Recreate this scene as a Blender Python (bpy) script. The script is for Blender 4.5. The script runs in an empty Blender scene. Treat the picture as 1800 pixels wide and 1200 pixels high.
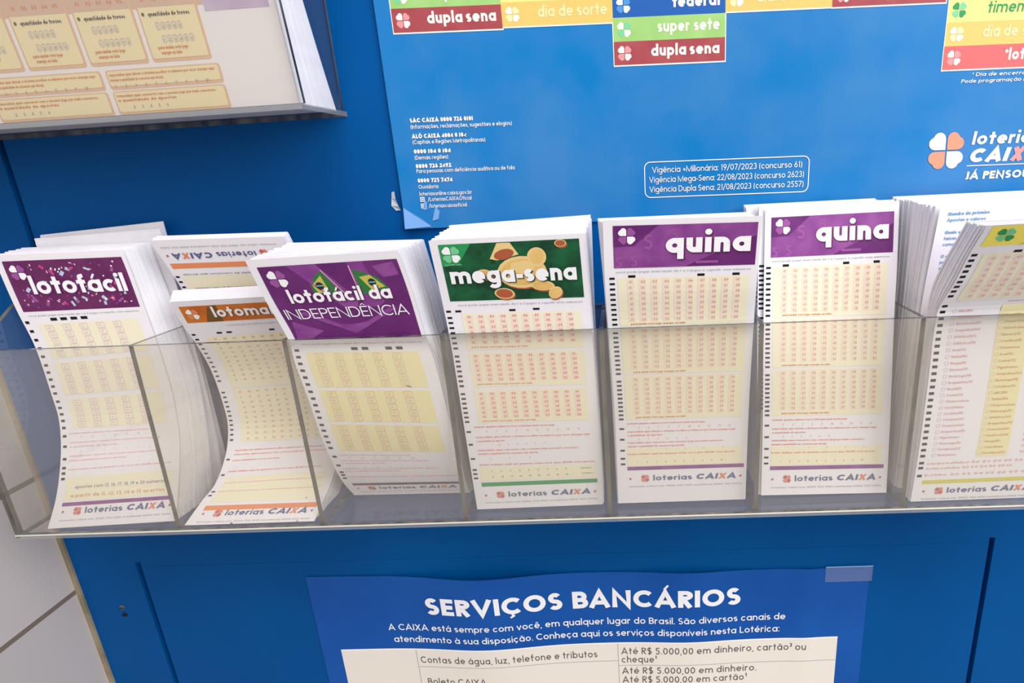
import bpy, math, random
from mathutils import Vector, Matrix
random.seed(7)
scn = bpy.context.scene
COL = scn.collection

# ------------------------------------------------------------------ camera, world, lights, exposure
# axes: X right along the blue cabinet front, Y into it (its face is Y=0), Z up; metres
cam_d = bpy.data.cameras.new('camera')
cam = bpy.data.objects.new('camera', cam_d)
COL.objects.link(cam)
scn.camera = cam
cam_d.sensor_fit = 'HORIZONTAL'
cam_d.sensor_width = 36.0
cam_d.lens = 1024.73 / 1800.0 * 36.0
cam_d.shift_x = -(1090.77 - 900.0) / 1800.0
cam_d.clip_start = 0.01
PITCH, ROLL, YAW = 0.292865, -0.039781, -0.016967
_fw = Vector((math.sin(YAW) * math.cos(PITCH), math.cos(YAW) * math.cos(PITCH), -math.sin(PITCH)))
_rt = Vector((math.cos(YAW), -math.sin(YAW), 0.0))
_up = _rt.cross(_fw)
_r2 = _rt * math.cos(ROLL) + _up * math.sin(ROLL)
_u2 = -_rt * math.sin(ROLL) + _up * math.cos(ROLL)
_m = Matrix((_r2, _u2, -_fw)).transposed().to_4x4()
_m.translation = Vector((0.27812, -0.389083, 0.089924))
cam.matrix_world = _m

world = bpy.data.worlds.new('World')
scn.world = world
world.use_nodes = True
_bg = world.node_tree.nodes['Background']
_bg.inputs['Color'].default_value = (1.0, 0.97, 0.95, 1)
_bg.inputs['Strength'].default_value = 0.42

def area_light(name, loc, target, sx, sy, power, color):
    d = bpy.data.lights.new(name, 'AREA')
    d.shape = 'RECTANGLE'; d.size = sx; d.size_y = sy; d.energy = power; d.color = color
    o = bpy.data.objects.new(name, d); COL.objects.link(o)
    o.location = loc
    o.rotation_euler = (Vector(target) - Vector(loc)).to_track_quat('-Z', 'Y').to_euler()
    return o
area_light('shop_front_daylight', (1.55, -1.15, 0.85), (0.35, 0, -0.1), 1.1, 1.2, 29, (0.97, 0.98, 1.0))
area_light('ceiling_lamp', (0.45, -0.95, 1.7), (0.3, -0.05, 0.0), 1.2, 0.6, 27, (1.0, 0.97, 0.98))

scn.view_settings.view_transform = 'Standard'
scn.view_settings.look = 'None'
scn.view_settings.gamma = 1.0
scn.view_settings.exposure = 0.0
scn.cycles.transparent_max_bounces = 32

# ------------------------------------------------------------------ materials
def lin(c):
    c = c / 255.0
    return c / 12.92 if c <= 0.04045 else ((c + 0.055) / 1.055) ** 2.4
def rgb(r, g, b):
    return (lin(r), lin(g), lin(b), 1.0)
MATS = {}
def mat(name, col, rough=0.5, spec=0.4, var=0.0, scale=40.0, col2=None):
    m = bpy.data.materials.new(name); m.use_nodes = True
    nt = m.node_tree; bs = nt.nodes['Principled BSDF']
    bs.inputs['Base Color'].default_value = rgb(*col)
    bs.inputs['Roughness'].default_value = rough
    bs.inputs['Specular IOR Level'].default_value = spec
    if var or col2:
        tc = nt.nodes.new('ShaderNodeTexCoord'); nz = nt.nodes.new('ShaderNodeTexNoise')
        nz.inputs['Scale'].default_value = scale; nz.inputs['Detail'].default_value = 3
        rp = nt.nodes.new('ShaderNodeValToRGB')
        c2 = col2 if col2 else tuple(max(0, x * (1 - var)) for x in col)
        rp.color_ramp.elements[0].position = 0.35; rp.color_ramp.elements[1].position = 0.65
        rp.color_ramp.elements[0].color = rgb(*c2); rp.color_ramp.elements[1].color = rgb(*col)
        nt.links.new(tc.outputs['Object'], nz.inputs['Vector'])
        nt.links.new(nz.outputs['Fac'], rp.inputs['Fac'])
        nt.links.new(rp.outputs['Color'], bs.inputs['Base Color'])
    MATS[name] = m
    return m

mat('paper', (240, 236, 240), 0.6, 0.25)
mat('slip_stock', (243, 240, 245), 0.7, 0.2, var=0.03, scale=60)
mat('black_ink', (28, 26, 30), 0.6, 0.2)
mat('grey_ink', (164, 160, 170), 0.6, 0.2)
mat('pale_grey_ink', (190, 186, 194), 0.6, 0.2)
mat('cream_ink', (243, 235, 206), 0.6, 0.2)
mat('cream_light_ink', (242, 235, 208), 0.6, 0.2)
mat('cream_yellow_ink', (241, 231, 182), 0.6, 0.2)
mat('blush_ink', (243, 222, 206), 0.6, 0.2)
mat('red_ink', (230, 146, 138), 0.6, 0.2)
mat('pink_ink', (234, 186, 192), 0.6, 0.2)
mat('lilac_ink', (226, 200, 208), 0.6, 0.2)
mat('rosy_ink', (232, 200, 176), 0.6, 0.2)
mat('brown_ink', (220, 176, 136), 0.6, 0.2)
mat('white_ink', (250, 248, 250), 0.6, 0.2)
mat('purple_ink', (112, 44, 116), 0.45, 0.3, col2=(98, 34, 104), scale=70)
mat('plum_ink', (110, 42, 96), 0.45, 0.3, col2=(96, 32, 86), scale=80)
mat('violet_light_ink', (148, 78, 150), 0.45, 0.3, col2=(128, 58, 134), scale=90)
mat('magenta_ink', (190, 70, 140), 0.5, 0.3)
mat('orchid_ink', (156, 84, 154), 0.5, 0.3)
mat('confetti_blue_ink', (190, 205, 232), 0.5, 0.3)
mat('orange_ink', (214, 122, 42), 0.5, 0.3, col2=(196, 98, 22), scale=80)
mat('footer_orange_ink', (232, 142, 92), 0.5, 0.3)
mat('dark_orange_ink', (120, 84, 34), 0.5, 0.3)
mat('green_ink', (22, 96, 56), 0.5, 0.3, col2=(16, 62, 40), scale=90)
mat('bright_green_ink', (40, 150, 84), 0.5, 0.3)
mat('leaf_green_ink', (120, 205, 150), 0.5, 0.3)
mat('dark_green_ink', (20, 66, 42), 0.5, 0.3)
mat('coin_gold_ink', (222, 176, 96), 0.45, 0.3, col2=(236, 196, 122), scale=60)
mat('coin_rim_ink', (238, 206, 140), 0.45, 0.3)
mat('coin_shade_ink', (176, 92, 58), 0.5, 0.3)
mat('flag_green_ink', (50, 120, 60), 0.5, 0.3)
mat('flag_yellow_ink', (200, 190, 90), 0.5, 0.3)
mat('flag_blue_ink', (40, 40, 70), 0.5, 0.3)
mat('banner_yellow_ink', (252, 234, 104), 0.5, 0.3)
mat('lime_ink', (214, 206, 92), 0.5, 0.3)
mat('logo_blue_ink', (92, 98, 142), 0.5, 0.3)
mat('logo_orange_ink', (226, 138, 110), 0.5, 0.3)
mat('logo_red_ink', (196, 96, 104), 0.5, 0.3)
mat('blue_text_ink', (110, 160, 200), 0.6, 0.2)
mat('table_cream', (236, 228, 216), 0.6, 0.2)
mat('table_text_ink', (96, 90, 86), 0.6, 0.2)
mat('card_cream_ink', (240, 226, 182), 0.6, 0.2)
mat('card_border_ink', (226, 184, 150), 0.6, 0.2)
mat('card_rose_ink', (214, 180, 160), 0.6, 0.2)
mat('card_lilac_ink', (188, 168, 204), 0.6, 0.2, col2=(206, 190, 216), scale=60)
mat('card_text_ink', (212, 128, 76), 0.6, 0.2)
mat('card_dark_ink', (70, 62, 54), 0.6, 0.2)
mat('cell_maroon_ink', (170, 78, 84), 0.5, 0.3, col2=(160, 68, 74), scale=80)
mat('cell_green_ink', (164, 206, 128), 0.5, 0.3, col2=(150, 198, 110), scale=60)
mat('cell_gold_ink', (234, 194, 108), 0.5, 0.3)
mat('cell_yellow_ink', (248, 226, 136), 0.5, 0.3)
mat('cell_red_ink', (240, 104, 104), 0.5, 0.3)
mat('cell_blue_ink', (28, 92, 170), 0.5, 0.3)
mat('cell_rose_ink', (226, 150, 150), 0.5, 0.3)
mat('peach_ink', (250, 150, 120), 0.5, 0.3)
mat('ivory_ink', (250, 240, 226), 0.5, 0.3)
mat('pale_gold_ink', (250, 226, 170), 0.5, 0.3)
mat('poster_blue', (56, 126, 188), 0.36, 0.25, col2=(0, 118, 186), scale=17)
mat('poster_pale_blue', (84, 150, 216), 0.32, 0.5, col2=(60, 140, 212), scale=9)
mat('notice_blue', (14, 86, 170), 0.38, 0.25, col2=(6, 78, 162), scale=12)
mat('tape', (120, 168, 224), 0.18, 0.6)
mat('torn_white', (214, 222, 224), 0.6, 0.2)
mat('hole_dark', (20, 22, 28), 0.4, 0.4)
mat('screw_metal', (90, 92, 92), 0.35, 0.5)
mat('caulk', (158, 146, 122), 0.7, 0.2, col2=(132, 120, 98), scale=50)

# blue enamel of the cabinet front with faint wear
mat('blue_enamel', (0, 83, 150), 0.45, 0.08, col2=(0, 77, 143), scale=6)

def acrylic(name, haze, haze_col, tint, gloss_rough=0.06):
    m = bpy.data.materials.new(name); m.use_nodes = True
    nt = m.node_tree; nt.nodes.clear()
    out = nt.nodes.new('ShaderNodeOutputMaterial')
    tr = nt.nodes.new('ShaderNodeBsdfTransparent'); tr.inputs['Color'].default_value = tint
    df = nt.nodes.new('ShaderNodeBsdfDiffuse'); df.inputs['Color'].default_value = haze_col
    gl = nt.nodes.new('ShaderNodeBsdfGlossy'); gl.inputs['Roughness'].default_value = gloss_rough
    gl.inputs['Color'].default_value = (0.9, 0.9, 0.9, 1)
    m1 = nt.nodes.new('ShaderNodeMixShader'); m2 = nt.nodes.new('ShaderNodeMixShader')
    fr = nt.nodes.new('ShaderNodeLayerWeight'); fr.inputs['Blend'].default_value = 0.12
    sc = nt.nodes.new('ShaderNodeMath'); sc.operation = 'MULTIPLY_ADD'; sc.inputs[1].default_value = 0.35; sc.inputs[2].default_value = 0.025
    nt.links.new(fr.outputs['Facing'], sc.inputs[0])
    m1.inputs[0].default_value = haze
    nt.links.new(tr.outputs[0], m1.inputs[1]); nt.links.new(df.outputs[0], m1.inputs[2])
    nt.links.new(sc.outputs[0], m2.inputs[0])
    nt.links.new(m1.outputs[0], m2.inputs[1]); nt.links.new(gl.outputs[0], m2.inputs[2])
    nt.links.new(m2.outputs[0], out.inputs[0])
    MATS[name] = m
acrylic('clear_acrylic', 0.07, (0.80, 0.69, 0.58, 1), (0.97, 0.97, 0.955, 1))  # warm diffuse haze stands in for the beige room reflected in the panel
acrylic('clear_acrylic_rim', 0.42, (0.42, 0.43, 0.42, 1), (0.9, 0.92, 0.92, 1))
acrylic('clear_acrylic_side', 0.022, (0.62, 0.60, 0.58, 1), (0.965, 0.965, 0.955, 1))
mat('tape_edge', (150, 186, 226), 0.3, 0.4)
acrylic('clear_tape', 0.12, (0.7, 0.8, 0.95, 1), (0.97, 0.97, 0.97, 1))
def edge_material():
    m = mat('acrylic_edge', (112, 110, 100), 0.18, 0.6)  # streaked ramp paints dark bands and pale highlights into the clear edges
    nt = m.node_tree; bs = nt.nodes['Principled BSDF']
    tc = nt.nodes.new('ShaderNodeTexCoord'); nz = nt.nodes.new('ShaderNodeTexNoise')
    mp = nt.nodes.new('ShaderNodeMapping'); mp.inputs['Scale'].default_value = (120, 120, 26)
    nz.inputs['Scale'].default_value = 1.0; nz.inputs['Detail'].default_value = 4
    rp = nt.nodes.new('ShaderNodeValToRGB')
    e = rp.color_ramp.elements
    e[0].position = 0.36; e[0].color = rgb(34, 34, 36)
    e[1].position = 0.70; e[1].color = rgb(112, 110, 102)
    nt.links.new(tc.outputs['Object'], mp.inputs['Vector']); nt.links.new(mp.outputs[0], nz.inputs['Vector'])
    nt.links.new(nz.outputs['Fac'], rp.inputs['Fac']); nt.links.new(rp.outputs['Color'], bs.inputs['Base Color'])
edge_material()
mat('acrylic_edge_highlight', (222, 220, 208), 0.2, 0.6)

def tile_material():
    m = mat('wall_tile', (196, 186, 180), 0.25, 0.45)
    nt = m.node_tree; bs = nt.nodes['Principled BSDF']
    ge = nt.nodes.new('ShaderNodeNewGeometry'); sp = nt.nodes.new('ShaderNodeSeparateXYZ')
    cb = nt.nodes.new('ShaderNodeCombineXYZ'); ad = nt.nodes.new('ShaderNodeMath'); ad.operation = 'ADD'
    ad.inputs[1].default_value = 0.2206 + 10 * 0.1016
    ay = nt.nodes.new('ShaderNodeMath'); ay.operation = 'ADD'; ay.inputs[1].default_value = 3.10
    br = nt.nodes.new('ShaderNodeTexBrick')
    br.offset = 0.0; br.squash = 1.0
    br.inputs['Scale'].default_value = 1.0
    br.inputs['Brick Width'].default_value = 0.30
    br.inputs['Row Height'].default_value = 0.1016
    br.inputs['Mortar Size'].default_value = 0.0021
    br.inputs['Mortar Smooth'].default_value = 0.15
    br.inputs['Color1'].default_value = rgb(202, 193, 188); br.inputs['Color2'].default_value = rgb(196, 188, 184)
    br.inputs['Mortar'].default_value = rgb(128, 112, 98)
    nt.links.new(ge.outputs['Position'], sp.inputs[0])
    nt.links.new(sp.outputs['Y'], ay.inputs[0]); nt.links.new(sp.outputs['Z'], ad.inputs[0])
    nt.links.new(ay.outputs[0], cb.inputs['X']); nt.links.new(ad.outputs[0], cb.inputs['Y'])
    nt.links.new(cb.outputs[0], br.inputs['Vector'])
    nt.links.new(br.outputs['Color'], bs.inputs['Base Color'])
    bp = nt.nodes.new('ShaderNodeBump'); bp.inputs['Strength'].default_value = 0.4; bp.inputs['Distance'].default_value = 0.002
    bp.invert = True
    nt.links.new(br.outputs['Fac'], bp.inputs['Height']); nt.links.new(bp.outputs[0], bs.inputs['Normal'])
tile_material()

# ------------------------------------------------------------------ mesh helpers
class MB:
    """collects faces with material names and links them as ONE mesh object"""
    def __init__(self):
        self.v = []; self.f = []; self.m = []; self.names = []
    def mi(self, name):
        if name not in self.names: self.names.append(name)
        return self.names.index(name)
    def face(self, pts, m):
        i = len(self.v); self.v.extend([tuple(p) for p in pts])
        self.f.append(tuple(range(i, i + len(pts)))); self.m.append(self.mi(m))
    def grid(self, rows, m):
        i = len(self.v); n = len(rows[0])
        for r in rows: self.v.extend([tuple(p) for p in r])
        k = self.mi(m)
        for a in range(len(rows) - 1):
            for b in range(n - 1):
                self.f.append((i + a * n + b, i + a * n + b + 1, i + (a + 1) * n + b + 1, i + (a + 1) * n + b)); self.m.append(k)
    def box(self, lo, hi, m, faces=None):
        """faces: dict of side -> material name for sides x- x+ y- y+ z- z+"""
        x0, y0, z0 = lo; x1, y1, z1 = hi
        g = lambda s: (faces or {}).get(s, m)
        self.face([(x0, y0, z0), (x1, y0, z0), (x1, y0, z1), (x0, y0, z1)], g('y-'))
        self.face([(x1, y1, z0), (x0, y1, z0), (x0, y1, z1), (x1, y1, z1)], g('y+'))
        self.face([(x0, y1, z0), (x0, y0, z0), (x0, y0, z1), (x0, y1, z1)], g('x-'))
        self.face([(x1, y0, z0), (x1, y1, z0), (x1, y1, z1), (x1, y0, z1)], g('x+'))
        self.face([(x0, y0, z1), (x1, y0, z1), (x1, y1, z1), (x0, y1, z1)], g('z+'))
        self.face([(x0, y1, z0), (x1, y1, z0), (x1, y0, z0), (x0, y0, z0)], g('z-'))
    def build(self, name, parent=None, smooth=False, at=None):
        xs = [p[0] for p in self.v]; ys = [p[1] for p in self.v]; zs = [p[2] for p in self.v]
        if at is None: at = ((min(xs) + max(xs)) / 2, (min(ys) + max(ys)) / 2, min(zs))
        me = bpy.data.meshes.new(name)
        me.from_pydata([(p[0] - at[0], p[1] - at[1], p[2] - at[2]) for p in self.v], [], self.f)
        for n in self.names: me.materials.append(MATS[n])
        me.polygons.foreach_set('material_index', self.m)
        if smooth: me.polygons.foreach_set('use_smooth', [True] * len(self.f))
        me.update()
        o = bpy.data.objects.new(name, me); COL.objects.link(o)
        if parent is not None:
            o.parent = parent; o.location = Vector(at) - parent.location
        else:
            o.location = at
        return o
def tag(o, label, cat, group=None):
    o['label'] = label; o['category'] = cat
    if group: o['group'] = group
    return o
def empty(name, loc):
    o = bpy.data.objects.new(name, None); COL.objects.link(o); o.location = loc; o.empty_display_size = 0.05
    return o

# ------------------------------------------------------------------ lettering: a geometric stroke alphabet
XH, AS, CP, DS = 0.52, 0.77, 0.72, -0.22
def glyph(c, w):
    """strokes and width of a character; L = polyline, E = arc (cx, cy, rx, ry, a0, a1)"""
    h = w / 2; X = XH; r = X / 2 - h; n = 0.46; rn = n / 2 - h
    L = lambda *p: ('L', p); E = lambda *p: ('E', p)
    bowl = E(X / 2, X / 2, r, r, 0, 360)
    acc = {'á': ('a', 1), 'é': ('e', 1), 'í': ('ı', 1), 'ó': ('o', 1), 'ú': ('u', 1), 'à': ('a', 2), 'â': ('a', 3), 'ê': ('e', 3),
           'ô': ('o', 3), 'ã': ('a', 4), 'õ': ('o', 4), 'ç': ('c', 5), 'Á': ('A', 1), 'Ê': ('E', 3), 'Ô': ('O', 3), 'Ç': ('C', 5), 'É': ('E', 1)}
    if c in acc:
        b, k = acc[c]; st, wd = glyph(b, w); st = list(st); cx = wd / 2
        t = CP if b.isupper() else X
        a = min(h * 0.8, 0.05)
        if k == 1: st.append(('W', (cx - .03, t + .05, cx + .1, t + .23), 1.5 * a))
        if k == 2: st.append(('W', (cx + .02, t + .06, cx - .08, t + .2), 2 * a))
        if k == 3: st.append(('W', (cx - .12, t + .07, cx, t + .18, cx + .12, t + .07), 1.6 * a))
        if k == 4: st.append(('W', (cx - .14, t + .08, cx - .05, t + .14, cx + .05, t + .09, cx + .14, t + .15), 1.6 * a))
        if k == 5: st.append(('W', (cx, 0, cx + .05, -.07, cx - .06, -.15), 1.5 * a))
        return st, wd
    s4 = (X - w) / 4
    S4 = (CP - w) / 4
    d = {
     'a': ([bowl, L(X - h, 0, X - h, X)], X), 'b': ([bowl, L(h, 0, h, AS)], X), 'd': ([bowl, L(X - h, 0, X - h, AS)], X),
     'p': ([bowl, L(h, DS, h, X)], X), 'q': ([bowl, L(X - h, DS, X - h, X)], X), 'o': ([bowl], X),
     'g': ([bowl, L(X - h, X, X - h, DS + h + .1), E(X / 2, DS + h + .1, r, .12, 0, -150)], X),
     'c': ([E(X / 2, X / 2, r, r, 48, 312)], X * .9), 'e': ([E(X / 2, X / 2, r, r, 0, 318), L(h, X / 2, X - h * .2, X / 2)], X),
     'f': ([L(.09 + h, 0, .09 + h, AS - .14), E(.09 + h + .13, AS - .14, .13, .14 - h, 180, 80), L(0, X - h, .33, X - h)], .33),
     'h': ([L(h, 0, h, AS), E(n / 2, X - n / 2, rn, rn, 0, 180), L(n - h, 0, n - h, X - n / 2)], n),
     'n': ([L(h, 0, h, X), E(n / 2, X - n / 2, rn, rn, 0, 180), L(n - h, 0, n - h, X - n / 2)], n),
     'u': ([L(n - h, 0, n - h, X), E(n / 2, n / 2, rn, rn, 180, 360), L(h, X, h, n / 2)], n),
     'm': ([L(h, 0, h, X), E(.2 + h / 2, X - .2, .2 - h / 2, .2 - h, 0, 180), L(.4, 0, .4, X - .2), E(.6 - h / 2, X - .2, .2 - h / 2, .2 - h, 0, 180), L(.8 - h, 0, .8 - h, X - .2)], .8),
     'ı': ([L(h, 0, h, X)], w), 'i': ([L(h, 0, h, X), ('D', (h, X + .09 + h, max(h * 1.12, .05)))], w),
     'l': ([L(h, 0, h, AS)], w), 'j': ([L(h, DS, h, X), ('D', (h, X + .09 + h, max(h * 1.12, .05)))], w),
     'k': ([L(h, 0, h, AS), L(h, .2, .4, X), L(.16, .26, .44, 0)], .44),
     'r': ([L(h, 0, h, X), E(.24, X - .22, .24 - h, .22 - h, 180, 70)], .31),
     's': ([E(.19, X - h - s4, .19 - h, s4, 35, 270), E(.19, h + s4, .19 - h, s4, 90, -145)], .38),
     't': ([L(.1 + h, 0, .1 + h, AS - .07), L(0, X - h, .2 + w, X - h)], .2 + w),
     'v': ([L(h * .6, X, .23, h * .8, .46 - h * .6, X)], .46), 'w': ([L(h * .6, X, .2, h * .8, .36, X, .52, h * .8, .72 - h * .6, X)], .72),
     'x': ([L(h, 0, .44 - h, X), L(h, X, .44 - h, 0)], .44), 'y': ([L(h * .6, X, .24, h * .2), L(.46 - h * .6, X, .14, DS)], .46),
     'z': ([L(0, X - h, .4 - h, X - h, h, h, .42, h)], .42),
     'A': ([L(h * .7, 0, .34, CP - h * .6, .68 - h * .7, 0), L(.15, .22, .53, .22)], .68),
     'B': ([L(h, 0, h, CP), E(.24, CP - h - S4, .2 - h * .6, S4, 90, -90), E(.26, h + S4, .22 - h * .6, S4, 90, -90), L(h, CP - h, .24, CP - h), L(h, CP / 2, .26, CP / 2), L(h, h, .26, h)], .47),
     'C': ([E(CP / 2, CP / 2, CP / 2 - h, CP / 2 - h, 45, 315)], CP * .87),
     'D': ([L(h, 0, h, CP), E(.24, CP / 2, .34 - h, CP / 2 - h, 90, -90), L(h, CP - h, .24, CP - h), L(h, h, .24, h)], .58),
     'E': ([L(h, 0, h, CP), L(h, CP - h, .42, CP - h), L(h, CP / 2, .39, CP / 2), L(h, h, .42, h)], .42),
     'F': ([L(h, 0, h, CP), L(h, CP - h, .42, CP - h), L(h, CP / 2, .39, CP / 2)], .42),
     'G': ([E(CP / 2, CP / 2, CP / 2 - h, CP / 2 - h, 45, 360), L(CP / 2, CP / 2 - h * .4, CP - h, CP / 2 - h * .4)], CP),
     'H': ([L(h, 0, h, CP), L(.58 - h, 0, .58 - h, CP), L(h, CP / 2, .58 - h, CP / 2)], .58),
     'I': ([L(h, 0, h, CP)], w), 'J': ([L(.3 - h, CP, .3 - h, .15), E(.15, .15, .15 - h, .15 - h, 0, -140)], .3),
     'L': ([L(h, 0, h, CP), L(h, h, .4, h)], .4), 'M': ([L(h, 0, h, CP - h, .4, h, .8 - h, CP - h, .8 - h, 0)], .8),
     'N': ([L(h, 0, h, CP - h * .5, .62 - h, h * .5, .62 - h, CP)], .62), 'O': ([E(CP / 2, CP / 2, CP / 2 - h, CP / 2 - h, 0, 360)], CP),
     'P': ([L(h, 0, h, CP), E(.24, CP * .72, .2 - h * .5, CP * .28 - h, 90, -90), L(h, CP - h, .24, CP - h), L(h, CP * .44 + h, .24, CP * .44 + h)], .44),
     'Q': ([E(CP / 2, CP / 2, CP / 2 - h, CP / 2 - h, 0, 360), L(.4, .2, .66, 0)], CP),
     'R': ([L(h, 0, h, CP), E(.24, CP * .72, .2 - h * .5, CP * .28 - h, 90, -90), L(h, CP - h, .24, CP - h), L(h, CP * .44 + h, .24, CP * .44 + h), L(.2, CP * .44, .45 - h * .6, 0)], .47),
     'S': ([E(.23, CP - h - S4, .22 - h, S4, 35, 270), E(.23, h + S4, .23 - h, S4, 90, -145)], .46),
     'T': ([L(.22, 0, .22, CP), L(0, CP - h, .44, CP - h)], .44), 'U': ([L(h, CP, h, .26), E(.28, .26, .28 - h, .26 - h, 180, 360), L(.56 - h, CP, .56 - h, .26)], .56),
     'V': ([L(h * .6, CP, .32, h * .8, .64 - h * .6, CP)], .64), 'X': ([L(h, 0, .58 - h, CP), L(h, CP, .58 - h, 0)], .58), 'Z': ([L(0, CP - h, .5 - h, CP - h, h, h, .52, h)], .52),
     '0': ([E(.24, CP / 2, .24 - h, CP / 2 - h, 0, 360)], .48), '1': ([L(.06, CP - .1, .2 - h, CP - h, .2 - h, 0)], .24),
     '2': ([E(.22, CP - .22, .22 - h, .22 - h, 170, -30), L(.4 - h * .6, CP - .33, h, h, .46, h)], .46),
     '3': ([E(.22, CP - h - S4, .2 - h, S4, 150, -90), E(.22, h + S4, .22 - h, S4, 90, -150)], .45),
     '4': ([L(.36, 0, .36, CP - h * .5, h, .2, .48, .2)], .48), '5': ([L(.42, CP - h, .12, CP - h, .09, CP * .56), E(.22, .22, .22 - h, .24 - h, 115, -150)], .45),
     '6': ([E(.23, .22, .23 - h, .22 - h, 0, 360), L(h * 1.2, .28, .3, CP)], .46), '7': ([L(0, CP - h, .44 - h * .6, CP - h, .14, 0)], .44),
     '8': ([E(.22, CP - h - S4, .18 - h * .6, S4, 0, 360), E(.22, h + S4, .22 - h, S4, 0, 360)], .44),
     '9': ([E(.23, CP - .22, .23 - h, .22 - h, 0, 360), L(.46 - h * 1.2, CP - .28, .16, 0)], .46),
     '-': ([L(0, .24, .26, .24)], .26), '.': ([('D', (h, h, h * 1.1))], w), ',': ([L(h, h, h * .4, -.1)], w), ':': ([('D', (h, h, h * 1.1)), ('D', (h, X - h, h * 1.1))], w),
     '/': ([L(0, -.08, .34, AS)], .34), '(': ([E(.28, .3, .24, .5, 130, 230)], .2), ')': ([E(-.08, .3, .24, .5, 50, -50)], .2),
     '+': ([L(0, .28, .4, .28), L(.2, .08, .2, .48)], .4), '*': ([L(0, .55, .2, .55), L(.05, .46, .15, .64), L(.15, .46, .05, .64)], .2),
     '$': ([E(.23, CP - h - S4, .22 - h, S4, 35, 270), E(.23, h + S4, .23 - h, S4, 90, -145), L(.23, -.08, .23, CP + .08)], .46),
     '¹': ([L(.04, CP - .06, .12, CP, .12, .4)], .16), '³': ([E(.08, CP - .08, .08, .08, 150, -90), E(.08, CP - .24, .08, .08, 90, -150)], .18),
    }
    if c == ' ': return [], .26
    return d.get(c, ([L(0, .25, .3, .25)], .3))

def stroke_quads(pts, w, closed=False):
    """outline quads of a polyline with mitred joints"""
    n = len(pts); out = []; off = []
    for i in range(n):
        a = pts[i - 1] if (i > 0 or closed) else None
        b = pts[(i + 1) % n] if (i < n - 1 or closed) else None
        p = pts[i]
        def nrm(u, v):
            dx, dy = v[0] - u[0], v[1] - u[1]; l = math.hypot(dx, dy) or 1e-9
            return (-dy / l, dx / l)
        if a is None: q = nrm(p, b); k = 1
        elif b is None: q = nrm(a, p); k = 1
        else:
            n1 = nrm(a, p); n2 = nrm(p, b)
            q = (n1[0] + n2[0], n1[1] + n2[1]); l = math.hypot(*q)
            if l < 0.5: q = n1; k = 1
            else:
                q = (q[0] / l, q[1] / l); k = min(1 / max(q[0] * n1[0] + q[1] * n1[1], .35), 2.2)
        off.append((q[0] * k * w / 2, q[1] * k * w / 2))
    m = n if closed else n - 1
    for i in range(m):
        j = (i + 1) % n
        out.append([(pts[i][0] - off[i][0], pts[i][1] - off[i][1]), (pts[j][0] - off[j][0], pts[j][1] - off[j][1]),
                    (pts[j][0] + off[j][0], pts[j][1] + off[j][1]), (pts[i][0] + off[i][0], pts[i][1] + off[i][1])])
    return out

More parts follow.
